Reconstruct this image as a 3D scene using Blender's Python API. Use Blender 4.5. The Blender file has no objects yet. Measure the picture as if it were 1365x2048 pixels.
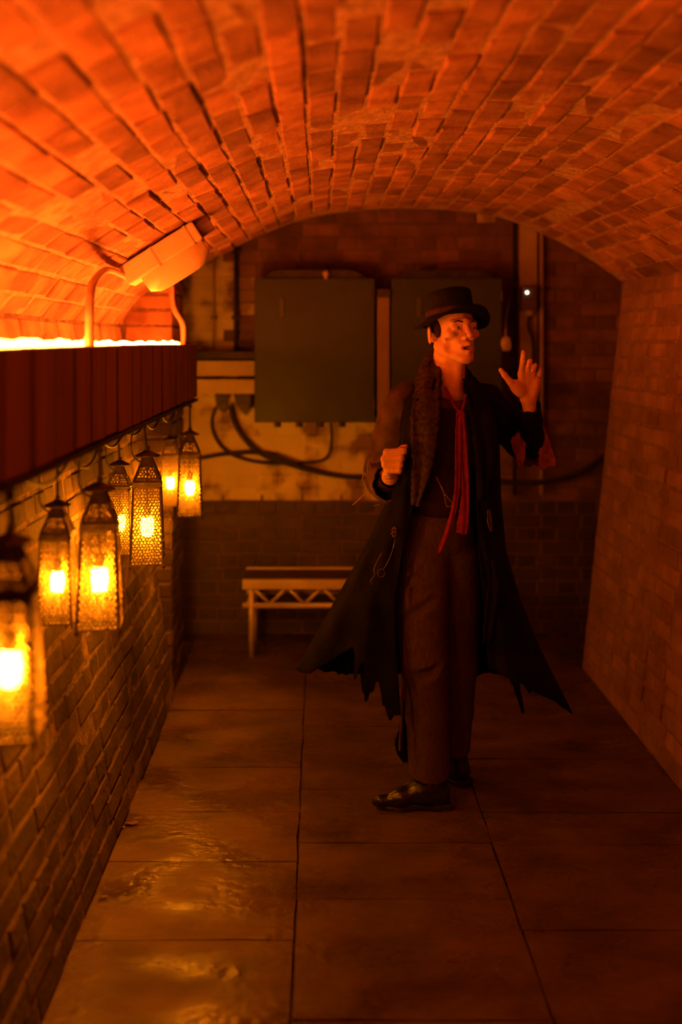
import bpy, bmesh, math, random
import numpy as np
from mathutils import Vector, Matrix

random.seed(7)
RNG = np.random.default_rng(7)
SC = bpy.context.scene
COL = SC.collection

# ------------------------------------------------------------------ camera
F = 2000.0            # focal length in pixels of the 1365 x 2048 frame
CX, CY = 640.0, 685.0  # where the level optical axis meets the frame
EYE = 1.66
cam_d = bpy.data.cameras.new('camera')
cam = bpy.data.objects.new('camera', cam_d)
COL.objects.link(cam)
cam.location = (0, 0, EYE)
cam.rotation_euler = (math.pi / 2, 0, 0)
cam_d.sensor_fit = 'VERTICAL'
cam_d.sensor_height = 36.0
cam_d.sensor_width = 24.0
cam_d.lens = F / 2048 * 36.0
cam_d.shift_x = (682.5 - CX) / 2048
cam_d.shift_y = -(1024 - CY) / 2048
cam_d.clip_start = 0.02
cam_d.dof.use_dof = True
cam_d.dof.focus_distance = 3.5
cam_d.dof.aperture_fstop = 1.05
SC.camera = cam

# ------------------------------------------------------------------ world, exposure
W = bpy.data.worlds.new('world'); SC.world = W
W.use_nodes = True
W.node_tree.nodes['Background'].inputs[0].default_value = (0.02, 0.008, 0.003, 1)
W.node_tree.nodes['Background'].inputs[1].default_value = 0.15
SC.view_settings.view_transform = 'Standard'
SC.view_settings.look = 'None'
SC.view_settings.gamma = 1.0
SC.view_settings.use_curve_mapping = False
SC.view_settings.exposure = 0.0
SC.cycles.max_bounces = 6
SC.cycles.diffuse_bounces = 4
SC.cycles.glossy_bounces = 2
SC.cycles.transmission_bounces = 3
SC.cycles.transparent_max_bounces = 8
SC.cycles.caustics_reflective = False
SC.cycles.caustics_refractive = False

ROPE_COL = (1.0, 0.155, 0.010); ROPE_E = 165.0     # glowing rope light on the ledge
BULB_COL = (1.0, 0.245, 0.004); BULB_E = 950.0      # lantern bulbs


def P(px, py, d):
    """Point of the place seen at pixel (px, py) at distance d along the corridor."""
    return np.array([(px - CX) * d / F, d, EYE - (py - CY) * d / F])


# ------------------------------------------------------------------ materials
def nodes_of(m):
    m.use_nodes = True
    nt = m.node_tree
    return nt, nt.nodes, nt.links, nt.nodes['Principled BSDF']


def mat(name, c1, c2=None, scale=6.0, rough=0.8, rough2=None, bump=0.0, bscale=40.0, metal=0.0,
        rnd=0.0, spec=0.5, detail=4.0, stretch=(1, 1, 1), contrast=(0.35, 0.65), world=True, rscale=None):
    m = bpy.data.materials.new(name)
    nt, N, L, B = nodes_of(m)
    B.inputs['Metallic'].default_value = metal
    B.inputs['Roughness'].default_value = rough
    B.inputs['Specular IOR Level'].default_value = spec
    if world:
        co = N.new('ShaderNodeNewGeometry').outputs['Position']
    else:
        co = N.new('ShaderNodeTexCoord').outputs['Object']
    mp = N.new('ShaderNodeMapping')
    mp.inputs['Scale'].default_value = stretch
    L.new(co, mp.inputs['Vector'])
    co = mp.outputs['Vector']
    col = None
    if c2 is not None:
        nz = N.new('ShaderNodeTexNoise')
        nz.inputs['Scale'].default_value = scale
        nz.inputs['Detail'].default_value = detail
        L.new(co, nz.inputs['Vector'])
        rp = N.new('ShaderNodeMapRange')
        rp.inputs['From Min'].default_value = contrast[0]
        rp.inputs['From Max'].default_value = contrast[1]
        L.new(nz.outputs['Fac'], rp.inputs['Value'])
        mx = N.new('ShaderNodeMix'); mx.data_type = 'RGBA'
        mx.inputs[6].default_value = (*c1, 1); mx.inputs[7].default_value = (*c2, 1)
        L.new(rp.outputs['Result'], mx.inputs[0])
        col = mx.outputs[2]
    else:
        rgb = N.new('ShaderNodeRGB'); rgb.outputs[0].default_value = (*c1, 1)
        col = rgb.outputs[0]
    if rnd > 0:
        oi = N.new('ShaderNodeObjectInfo'); ge = N.new('ShaderNodeNewGeometry')
        ad = N.new('ShaderNodeMath'); ad.operation = 'ADD'
        L.new(oi.outputs['Random'], ad.inputs[0]); L.new(ge.outputs['Random Per Island'], ad.inputs[1])
        fr = N.new('ShaderNodeMath'); fr.operation = 'FRACT'; L.new(ad.outputs[0], fr.inputs[0])
        mr = N.new('ShaderNodeMapRange')
        mr.inputs['To Min'].default_value = 1 - rnd; mr.inputs['To Max'].default_value = 1 + rnd * 0.6
        L.new(fr.outputs[0], mr.inputs['Value'])
        hs = N.new('ShaderNodeHueSaturation')
        L.new(mr.outputs['Result'], hs.inputs['Value']); L.new(col, hs.inputs['Color'])
        col = hs.outputs['Color']
    L.new(col, B.inputs['Base Color'])
    if rough2 is not None:
        n2 = N.new('ShaderNodeTexNoise'); n2.inputs['Scale'].default_value = rscale or scale * 0.7
        n2.inputs['Detail'].default_value = 6.0
        L.new(co, n2.inputs['Vector'])
        r2 = N.new('ShaderNodeMapRange')
        r2.inputs['From Min'].default_value = 0.38; r2.inputs['From Max'].default_value = 0.62
        r2.inputs['To Min'].default_value = rough; r2.inputs['To Max'].default_value = rough2
        L.new(n2.outputs['Fac'], r2.inputs['Value']); L.new(r2.outputs['Result'], B.inputs['Roughness'])
    if bump > 0:
        n3 = N.new('ShaderNodeTexNoise'); n3.inputs['Scale'].default_value = bscale
        n3.inputs['Detail'].default_value = 5.0
        L.new(co, n3.inputs['Vector'])
        bp = N.new('ShaderNodeBump'); bp.inputs['Strength'].default_value = bump
        bp.inputs['Distance'].default_value = 0.01
        L.new(n3.outputs['Fac'], bp.inputs['Height']); L.new(bp.outputs['Normal'], B.inputs['Normal'])
    return m


def emit(name, c, e):
    m = bpy.data.materials.new(name)
    nt, N, L, B = nodes_of(m)
    B.inputs['Base Color'].default_value = (0.8, 0.6, 0.4, 1)
    B.inputs['Emission Color'].default_value = (*c, 1)
    B.inputs['Emission Strength'].default_value = e
    return m


M = {}
M['vault_brick'] = mat('vault_brick', (0.46, 0.235, 0.125), (0.25, 0.11, 0.055), 9, 0.9, bump=0.6, bscale=60, rnd=0.42)
M['vault_mortar'] = mat('vault_mortar', (0.56, 0.39, 0.26), (0.34, 0.22, 0.135), 30, 0.95, bump=0.8, bscale=90)
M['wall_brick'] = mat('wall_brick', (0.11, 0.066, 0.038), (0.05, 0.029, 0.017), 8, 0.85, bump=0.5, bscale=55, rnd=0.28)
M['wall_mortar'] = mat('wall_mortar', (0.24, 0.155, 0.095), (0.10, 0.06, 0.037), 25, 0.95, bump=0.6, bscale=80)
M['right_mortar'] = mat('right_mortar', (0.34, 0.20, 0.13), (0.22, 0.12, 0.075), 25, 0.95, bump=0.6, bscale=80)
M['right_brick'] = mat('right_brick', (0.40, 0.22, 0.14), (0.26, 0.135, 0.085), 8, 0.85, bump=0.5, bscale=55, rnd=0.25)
M['back_brick'] = mat('back_brick', (0.26, 0.13, 0.09), (0.16, 0.075, 0.05), 7, 0.85, bump=0.4, bscale=50, rnd=0.4)
M['back_white'] = mat('back_white', (0.85, 0.74, 0.50), (0.34, 0.21, 0.12), 5, 0.8, bump=0.4, bscale=40, rnd=0.10,
                      contrast=(0.48, 0.60))
M['back_dark'] = mat('back_dark', (0.10, 0.06, 0.04), (0.065, 0.04, 0.026), 5, 0.55, bump=0.3, bscale=40, rnd=0.15)
def whitewash_mortar():
    m = bpy.data.materials.new('back_mortar')
    nt, N, L, B = nodes_of(m)
    co = N.new('ShaderNodeNewGeometry').outputs['Position']
    sp = N.new('ShaderNodeSeparateXYZ'); L.new(co, sp.inputs[0])
    def lt(sock, v):
        n = N.new('ShaderNodeMath'); n.operation = 'LESS_THAN'; L.new(sock, n.inputs[0]); n.inputs[1].default_value = v; return n.outputs[0]
    def op(o, a, b):
        n = N.new('ShaderNodeMath'); n.operation = o; L.new(a, n.inputs[0]); L.new(b, n.inputs[1]); return n.outputs[0]
    X, Z = sp.outputs[0], sp.outputs[2]
    low = op('MULTIPLY', lt(X, 0.36), lt(Z, 1.30))
    wm = op('MAXIMUM', lt(X, -0.46), low)
    up = N.new('ShaderNodeMath'); up.operation = 'GREATER_THAN'; L.new(Z, up.inputs[0]); up.inputs[1].default_value = 0.79
    wm = op('MULTIPLY', wm, up.outputs[0])
    nz = N.new('ShaderNodeTexNoise'); nz.inputs['Scale'].default_value = 5; L.new(co, nz.inputs['Vector'])
    mr = N.new('ShaderNodeMapRange'); mr.inputs['From Min'].default_value = 0.48; mr.inputs['From Max'].default_value = 0.6
    mr.inputs['To Min'].default_value = 1.0; mr.inputs['To Max'].default_value = 0.0
    L.new(nz.outputs['Fac'], mr.inputs['Value'])
    fac = op('MULTIPLY', wm, mr.outputs['Result'])
    mx = N.new('ShaderNodeMix'); mx.data_type = 'RGBA'
    mx.inputs[6].default_value = (0.17, 0.10, 0.07, 1); mx.inputs[7].default_value = (0.82, 0.70, 0.48, 1)
    L.new(fac, mx.inputs[0]); L.new(mx.outputs[2], B.inputs['Base Color'])
    B.inputs['Roughness'].default_value = 0.9
    return m


M['back_mortar'] = whitewash_mortar()
M['slab'] = mat('slab', (0.135, 0.076, 0.042), (0.07, 0.038, 0.021), 3.2, 0.15, rough2=0.72, bump=0.55, bscale=22,
                rnd=0.04, detail=8, rscale=3.0, stretch=(1, 1.6, 1))
M['grout'] = mat('grout', (0.05, 0.035, 0.025), (0.09, 0.06, 0.04), 20, 0.95)
M['plank'] = mat('plank', (0.36, 0.17, 0.10), (0.26, 0.115, 0.065), 4, 0.6, bump=0.2, bscale=20, rnd=0.15, stretch=(6, 6, 0.6))
M['black_metal'] = mat('black_metal', (0.035, 0.028, 0.022), (0.07, 0.05, 0.035), 20, 0.5, metal=0.6, bump=0.1)
M['lantern_metal'] = mat('lantern_metal', (0.11, 0.07, 0.035), (0.055, 0.034, 0.02), 40, 0.5, metal=0.6, world=False)
M['cable'] = mat('cable', (0.02, 0.016, 0.013), (0.035, 0.026, 0.02), 20, 0.6)
M['cream'] = mat('cream', (0.72, 0.58, 0.36), (0.55, 0.42, 0.25), 6, 0.5)
M['pvc'] = mat('pvc', (0.55, 0.42, 0.30), (0.42, 0.30, 0.2), 6, 0.5)
M['conduit'] = mat('conduit', (0.62, 0.40, 0.30), (0.5, 0.3, 0.22), 6, 0.4)
M['cab_green'] = mat('cab_green', (0.034, 0.042, 0.020), (0.026, 0.031, 0.015), 5, 0.5, bump=0.05, bscale=60)
M['handle_grey'] = mat('handle_grey', (0.09, 0.075, 0.045), (0.07, 0.06, 0.035), 9, 0.5)
M['alu'] = mat('alu', (0.78, 0.66, 0.48), (0.62, 0.5, 0.36), 6, 0.45, metal=0.25)
M['lamp_body'] = mat('lamp_body', (0.75, 0.62, 0.45), (0.6, 0.48, 0.33), 5, 0.5)
M['skin'] = None
M['hat'] = mat('hat', (0.006, 0.005, 0.0045), (0.011, 0.009, 0.007), 40, 0.8, bump=0.2, bscale=300, spec=0.08)
M['coat'] = mat('coat', (0.165, 0.09, 0.05), (0.075, 0.04, 0.022), 14, 0.95, bump=0.6, bscale=350, detail=6, spec=0.08)  # lighter copy of the coat cloth, warm side light put into its colour
M['coat_shade'] = mat('coat_shade', (0.013, 0.009, 0.007), (0.006, 0.005, 0.004), 10, 0.9, bump=0.5, bscale=250, detail=6, spec=0.08)  # darker copy of the coat cloth, shade put into its colour
M['lapel'] = mat('lapel', (0.13, 0.074, 0.042), (0.06, 0.034, 0.02), 60, 0.98, bump=1.0, bscale=420, detail=6, spec=0.08)
M['vest'] = mat('vest', (0.035, 0.014, 0.010), (0.055, 0.02, 0.013), 60, 0.75, bump=0.2, bscale=200, spec=0.08)
M['shirt'] = mat('shirt', (0.20, 0.075, 0.045), (0.14, 0.05, 0.03), 30, 0.9, bump=0.3, bscale=200, spec=0.08)
M['trouser'] = mat('trouser', (0.135, 0.074, 0.042), (0.085, 0.046, 0.027), 90, 0.95, bump=0.35, bscale=350, stretch=(3, 3, 0.3), spec=0.08)
M['scarf'] = mat('scarf', (0.34, 0.03, 0.018), (0.24, 0.018, 0.011), 30, 0.85, bump=0.3, bscale=300, spec=0.08)
M['rag'] = mat('rag', (0.40, 0.13, 0.075), (0.24, 0.07, 0.04), 40, 0.95, bump=0.4, bscale=250, spec=0.08)
M['leather'] = mat('leather', (0.012, 0.010, 0.009), (0.02, 0.016, 0.013), 30, 0.22, bump=0.15, bscale=120)
M['hair'] = mat('hair', (0.045, 0.022, 0.013), (0.025, 0.012, 0.008), 120, 0.8, bump=0.6, bscale=300, spec=0.08)
M['brass'] = mat('brass', (0.30, 0.19, 0.07), (0.2, 0.12, 0.05), 50, 0.4, metal=1.0)
M['gold'] = mat('gold', (0.8, 0.55, 0.22), (0.6, 0.4, 0.15), 50, 0.25, metal=1.0)
M['eye_white'] = mat('eye_white', (0.45, 0.36, 0.3), (0.4, 0.32, 0.26), 50, 0.3)
M['dark_eye'] = mat('dark_eye', (0.015, 0.01, 0.008), (0.02, 0.015, 0.01), 50, 0.2)
M['thread'] = mat('thread', (0.35, 0.22, 0.12), (0.25, 0.15, 0.08), 80, 0.95)
M['leaf'] = mat('leaf', (0.20, 0.11, 0.05), (0.1, 0.05, 0.025), 60, 0.7)
M['rope'] = emit('rope_glow', ROPE_COL, ROPE_E)
M['bulb'] = emit('bulb_glow', BULB_COL, BULB_E)
M['led'] = emit('led_glow', (1.0, 0.75, 0.6), 12.0)


def skin_material():
    m = bpy.data.materials.new('skin')
    nt, N, L, B = nodes_of(m)
    co = N.new('ShaderNodeNewGeometry').outputs['Position']
    nz = N.new('ShaderNodeTexNoise'); nz.inputs['Scale'].default_value = 45; nz.inputs['Detail'].default_value = 5
    L.new(co, nz.inputs['Vector'])
    mx = N.new('ShaderNodeMix'); mx.data_type = 'RGBA'
    mx.inputs[6].default_value = (0.78, 0.42, 0.30, 1); mx.inputs[7].default_value = (0.56, 0.27, 0.18, 1)
    L.new(nz.outputs['Fac'], mx.inputs[0])
    col = mx.outputs[2]
    # smears of grime on cheek and brow, with ragged outlines
    for c, r in GRIME:
        sb = N.new('ShaderNodeVectorMath'); sb.operation = 'DISTANCE'
        sb.inputs[1].default_value = tuple(c); L.new(co, sb.inputs[0])
        n2 = N.new('ShaderNodeTexNoise'); n2.inputs['Scale'].default_value = 70; L.new(co, n2.inputs['Vector'])
        ml = N.new('ShaderNodeMath'); ml.operation = 'MULTIPLY_ADD'
        L.new(n2.outputs['Fac'], ml.inputs[0]); ml.inputs[1].default_value = r * 1.6
        L.new(sb.outputs['Value'], ml.inputs[2])
        mr = N.new('ShaderNodeMapRange')
        mr.inputs['From Min'].default_value = r * 0.9; mr.inputs['From Max'].default_value = r * 1.9
        mr.inputs['To Min'].default_value = 0.75; mr.inputs['To Max'].default_value = 0.0
        L.new(ml.outputs[0], mr.inputs['Value'])
        m2 = N.new('ShaderNodeMix'); m2.data_type = 'RGBA'
        m2.inputs[7].default_value = (0.10, 0.035, 0.022, 1)
        L.new(col, m2.inputs[6]); L.new(mr.outputs['Result'], m2.inputs[0])
        col = m2.outputs[2]
    L.new(col, B.inputs['Base Color'])
    B.inputs['Roughness'].default_value = 0.55
    bp = N.new('ShaderNodeBump'); bp.inputs['Strength'].default_value = 0.25; bp.inputs['Distance'].default_value = 0.003
    n3 = N.new('ShaderNodeTexNoise'); n3.inputs['Scale'].default_value = 220; L.new(co, n3.inputs['Vector'])
    L.new(n3.outputs['Fac'], bp.inputs['Height']); L.new(bp.outputs['Normal'], B.inputs['Normal'])
    return m


# ------------------------------------------------------------------ object helpers
def link(o, parent=None):
    COL.objects.link(o)
    if parent is not None:
        o.parent = parent
    return o


def origin(o):
    p = Vector((0, 0, 0))
    while o is not None:
        p += o.location
        o = o.parent
    return p


def root(name, label, cat, loc=(0, 0, 0), group=None):
    o = bpy.data.objects.new(name, None)
    o.location = loc
    o.empty_display_size = 0.05
    link(o)
    o['label'] = label; o['category'] = cat
    if group:
        o['group'] = group
    return o


def tag(o, label, cat, group=None):
    o['label'] = label; o['category'] = cat
    if group:
        o['group'] = group
    return o


def structure(o, label=None, cat=None):
    o['kind'] = 'structure'
    if label:
        o['label'] = label
    if cat:
        o['category'] = cat
    return o


class G:
    """Collects simple solids in world coordinates, then links them as one mesh."""
    def __init__(s):
        s.v = []; s.f = []

    def raw(s, v, f):
        n = len(s.v)
        s.v += [tuple(map(float, p)) for p in v]
        s.f += [tuple(i + n for i in q) for q in f]
        return s

    def box(s, lo, hi, rot=None, bev=0.0):
        lo = np.array(lo, float); hi = np.array(hi, float)
        c = (lo + hi) / 2; h = (hi - lo) / 2
        if bev > 0:
            bm = bmesh.new(); bmesh.ops.create_cube(bm, size=2.0)
            for v in bm.verts:
                v.co = Vector((v.co.x * h[0], v.co.y * h[1], v.co.z * h[2]))
            bmesh.ops.bevel(bm, geom=list(bm.edges), offset=bev, segments=2, affect='EDGES', profile=0.6)
            bm.verts.index_update()
            v = [np.array(x.co) for x in bm.verts]; f = [tuple(y.index for y in x.verts) for x in bm.faces]
            bm.free()
        else:
            v = [np.array([x, y, z]) * h for x in (-1, 1) for y in (-1, 1) for z in (-1, 1)]
            f = [(0, 1, 3, 2), (4, 6, 7, 5), (0, 4, 5, 1), (2, 3, 7, 6), (0, 2, 6, 4), (1, 5, 7, 3)]
        if rot is not None:
            R = np.array(rot)
            v = [R @ p for p in v]
        return s.raw([p + c for p in v], f)

    def tube(s, pts, r, n=10, cap=True, flat=1.0):
        pts = np.array(pts, float)
        m = len(pts)
        rr = np.full(m, r) if np.isscalar(r) else np.array(r, float)
        T = np.gradient(pts, axis=0)
        T /= np.linalg.norm(T, axis=1)[:, None] + 1e-12
        up = np.array([0, 0, 1.0]) if abs(T[0][2]) < 0.9 else np.array([1.0, 0, 0])
        a = np.cross(T[0], up); a /= np.linalg.norm(a)
        V = []
        for i in range(m):
            a = a - T[i] * np.dot(a, T[i]); a /= np.linalg.norm(a)
            b = np.cross(T[i], a)
            for k in range(n):
                t = 2 * math.pi * k / n
                V.append(pts[i] + rr[i] * (math.cos(t) * a + math.sin(t) * b * flat))
        Fc = []
        for i in range(m - 1):
            for k in range(n):
                k2 = (k + 1) % n
                Fc.append((i * n + k, i * n + k2, (i + 1) * n + k2, (i + 1) * n + k))
        if cap:
            Fc.append(tuple(range(n - 1, -1, -1))); Fc.append(tuple((m - 1) * n + k for k in range(n)))
        return s.raw(V, Fc)

    def lathe(s, prof, c=(0, 0, 0), n=20, sx=1.0, sy=1.0):
        V = []; Fc = []
        for (r, z) in prof:
            for k in range(n):
                t = 2 * math.pi * k / n
                V.append((c[0] + r * sx * math.cos(t), c[1] + r * sy * math.sin(t), c[2] + z))
        for i in range(len(prof) - 1):
            for k in range(n):
                k2 = (k + 1) % n
                Fc.append((i * n + k, i * n + k2, (i + 1) * n + k2, (i + 1) * n + k))
        return s.raw(V, Fc)

    def ball(s, c, r, n=10):
        r = np.array([r, r, r]) if np.isscalar(r) else np.array(r)
        V = []; Fc = []
        for i in range(1, n):
            a = math.pi * i / n
            for k in range(n):
                t = 2 * math.pi * k / n
                V.append((c[0] + r[0] * math.sin(a) * math.cos(t), c[1] + r[1] * math.sin(a) * math.sin(t), c[2] + r[2] * math.cos(a)))
        for i in range(n - 2):
            for k in range(n):
                k2 = (k + 1) % n
                Fc.append((i * n + k, (i + 1) * n + k, (i + 1) * n + k2, i * n + k2))
        a = len(V); V.append((c[0], c[1], c[2] + r[2])); b = len(V); V.append((c[0], c[1], c[2] - r[2]))
        for k in range(n):
            k2 = (k + 1) % n
            Fc.append((a, k, k2)); Fc.append((b, (n - 2) * n + k2, (n - 2) * n + k))
        return s.raw(V, Fc)

    def mesh(s, name, m, smooth=False, off=(0, 0, 0)):
        me = bpy.data.meshes.new(name)
        v = np.array(s.v) - np.array(off)
        me.from_pydata(v.tolist(), [], s.f)
        me.materials.append(m)
        if smooth:
            me.polygons.foreach_set('use_smooth', [True] * len(me.polygons))
        me.update()
        return me

    def build(s, name, m, parent=None, smooth=False, loc=None):
        off = origin(parent) if parent is not None else Vector(loc or (0, 0, 0))
        me = s.mesh(name, m, smooth, tuple(off))
        o = bpy.data.objects.new(name, me)
        if loc is not None and parent is None:
            o.location = loc
        return link(o, parent)


def auto_smooth(o, ang=40):
    try:
        o.data.set_sharp_from_angle(angle=math.radians(ang))
        o.data.polygons.foreach_set('use_smooth', [True] * len(o.data.polygons))
    except Exception:
        pass
    return o


def curve_pts(pts, n=40):
    """Catmull-Rom through the points."""
    p = np.array(pts, float)
    p = np.vstack([2 * p[0] - p[1], p, 2 * p[-1] - p[-2]])
    out = []
    m = len(p) - 3
    for i in range(m):
        k = max(2, n // m)
        for t in np.linspace(0, 1, k, endpoint=(i == m - 1)):
            a, b, c, d = p[i:i + 4]
            out.append(0.5 * ((2 * b) + (c - a) * t + (2 * a - 5 * b + 4 * c - d) * t * t + (3 * b - a - 3 * c + d) * t ** 3))
    return np.array(out)


# ------------------------------------------------------------------ structure
Y_END = 5.10       # where the vault stops
Y_BACK = 5.70      # back wall
XL0, XR0 = -0.68, 1.34
LEAN_L, LEAN_R = 0.15, 0.106
PIER_Y = 4.70

# vault profile (X, Z), left springing to right springing
prof = curve_pts([(-0.95, 1.74), (-0.816, 1.90), (-0.612, 2.045), (-0.408, 2.157), (-0.10, 2.283), (0.20, 2.333),
                  (0.48, 2.343), (0.76, 2.325), (0.95, 2.288), (1.19, 2.19), (1.40, 2.07), (1.55, 1.965)], 240)
seg = np.r_[0, np.cumsum(np.linalg.norm(np.diff(prof, axis=0), axis=1))]
ARC = seg[-1]


def vault_at(s):
    x = np.interp(s, seg, prof[:, 0]); z = np.interp(s, seg, prof[:, 1])
    e = 0.01
    t = np.array([np.interp(s + e, seg, prof[:, 0]) - np.interp(s - e, seg, prof[:, 0]),
                  np.interp(s + e, seg, prof[:, 1]) - np.interp(s - e, seg, prof[:, 1])])
    t /= np.linalg.norm(t)
    n = np.array([t[1], -t[0]])      # inward (down)
    return np.array([x, z]), t, n


def project(p):
    return CX + p[0] * F / p[1], CY - (p[2] - EYE) * F / p[1]


def brick_variant(name, sx, sy, depth, m, seed):
    """A worn brick: face towards +Z (local), sx by sy, chamfered and slightly uneven."""
    r = random.Random(seed)
    j = lambda a: r.uniform(-a, a)
    hx, hy = sx / 2, sy / 2
    c = 0.005
    back = [(-hx, -hy, -depth), (hx, -hy, -depth), (hx, hy, -depth), (-hx, hy, -depth)]
    rim = [(-hx + j(.002), -hy + j(.002), -c), (hx + j(.002), -hy + j(.002), -c), (hx + j(.002), hy + j(.002), -c), (-hx + j(.002), hy + j(.002), -c)]
    top = [(-hx + c + j(.003), -hy + c + j(.002), j(.002)), (hx - c + j(.003), -hy + c + j(.002), j(.002)),
           (hx - c + j(.003), hy - c + j(.002), j(.002)), (-hx + c + j(.003), hy - c + j(.002), j(.002))]
    V = back + rim + top
    Fc = [(8, 9, 10, 11)]
    for k in range(4):
        k2 = (k + 1) % 4
        Fc.append((k, k2, 4 + k2, 4 + k)); Fc.append((4 + k, 4 + k2, 8 + k2, 8 + k))
    me = bpy.data.meshes.new(name)
    me.from_pydata(V, [], Fc)
    me.materials.append(m); me.update()
    return me


def lay_bricks(parent, items, variants, limit=300):
    """items: (matrix 4x4, variant key, material key). The ones that show largest become parts, the rest one joined part."""
    scored = []
    for (mt, key, mk) in items:
        vs = variants[(key, mk)]
        me = vs[random.randrange(len(vs))]
        w = [np.array(mt @ me.vertices[i].co) for i in (8, 9, 10, 11)]
        area = 0.0
        if min(p[1] for p in w) > 0.4:
            q = [project(p) for p in w]
            inside = any(-5 < x < 1370 and -5 < y < 2053 for x, y in q)
            if inside:
                area = 0.5 * abs(sum(q[i][0] * q[(i + 1) % 4][1] - q[(i + 1) % 4][0] * q[i][1] for i in range(4)))
        scored.append((area, mt, me, mk))
    scored.sort(key=lambda t: -t[0])
    rest = {}
    for i, (a, mt, me, mk) in enumerate(scored):
        if i < limit and a > 0:
            o = bpy.data.objects.new('brick', me)
            o.matrix_world = mt
            link(o, parent)
        else:
            rest.setdefault(mk, []).append((mt, me))
    for mk, lst in rest.items():
        g = G()
        for mt, me in lst:
            g.raw([mt @ v.co for v in me.vertices], [tuple(p.vertices) for p in me.polygons])
        o = g.build('brickwork', M[mk], parent)
        o['kind'] = 'stuff'


def frame(ex, ey, ez, loc):
    m = Matrix.Identity(4)
    for i in range(3):
        m[i][0] = ex[i]; m[i][1] = ey[i]; m[i][2] = ez[i]; m[i][3] = loc[i]
    return m


def jitter(rot=0.012, dz=0.003):
    return (Matrix.Rotation(random.gauss(0, rot * 0.5), 4, 'Z') @ Matrix.Rotation(random.gauss(0, rot), 4, 'X')
            @ Matrix.Rotation(random.gauss(0, rot * 0.6), 4, 'Y') @ Matrix.Translation((0, 0, random.gauss(0, dz))))


# --- ceiling: mortar shell with bricks under it
g = G()
ys = [-2.0, 0.5, Y_END]
nv = len(prof)
V = []
outer = []
for y in ys:
    for k in range(0, nv, 3):
        V.append((prof[k, 0], y, prof[k, 1]))
nk = len(range(0, nv, 3))
Fc = [(i * nk + k, i * nk + k + 1, (i + 1) * nk + k + 1, (i + 1) * nk + k) for i in range(len(ys) - 1) for k in range(nk - 1)]
g.raw(V, Fc)
# crown thickness and the end face above the arch
V2 = [(-1.75, y, 2.75) for y in ys] + [(2.45, y, 2.75) for y in ys]
g.raw(V2, [(0, 1, 4, 3), (1, 2, 5, 4)])
endv = [(prof[k, 0], Y_END, prof[k, 1]) for k in range(0, nv, 3)]
topv = [(-1.75 + 4.2 * i / (nk - 1), Y_END, 2.75) for i in range(nk)]
g.raw(endv + topv, [(k, k + 1, nk + k + 1, nk + k) for k in range(nk - 1)])
g.box((-1.75, Y_END, 2.62), (2.45, Y_BACK + 0.3, 2.75))
ceiling = structure(g.build('ceiling', M['vault_mortar']), 'low segmental brick vault over the corridor', 'ceiling')

variants = {('v', 'vault_brick'): [brick_variant('brick', 0.214, 0.074, 0.03, M['vault_brick'], i) for i in range(6)]}
items = []
rows = int(ARC / 0.0835)
for r in range(rows):
    s = (r + 0.5) * ARC / rows
    c, t, n = vault_at(s)
    y = 0.55 + (0.115 if r % 2 else 0.0) + random.uniform(-0.01, 0.01)
    while y < Y_END - 0.06:
        loc = (c[0] + n[0] * 0.005, y, c[1] + n[1] * 0.005)
        mt = frame((0, 1, 0), (t[0], 0, t[1]), (n[0], 0, n[1]), loc)
        if mt.to_3x3().determinant() < 0:
            mt = frame((0, -1, 0), (t[0], 0, t[1]), (n[0], 0, n[1]), loc)
        items.append((mt @ jitter(0.022, 0.0035), 'v', 'vault_brick'))
        y += 0.2265 + random.uniform(-0.004, 0.004)
lay_bricks(ceiling, items, variants)


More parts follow.
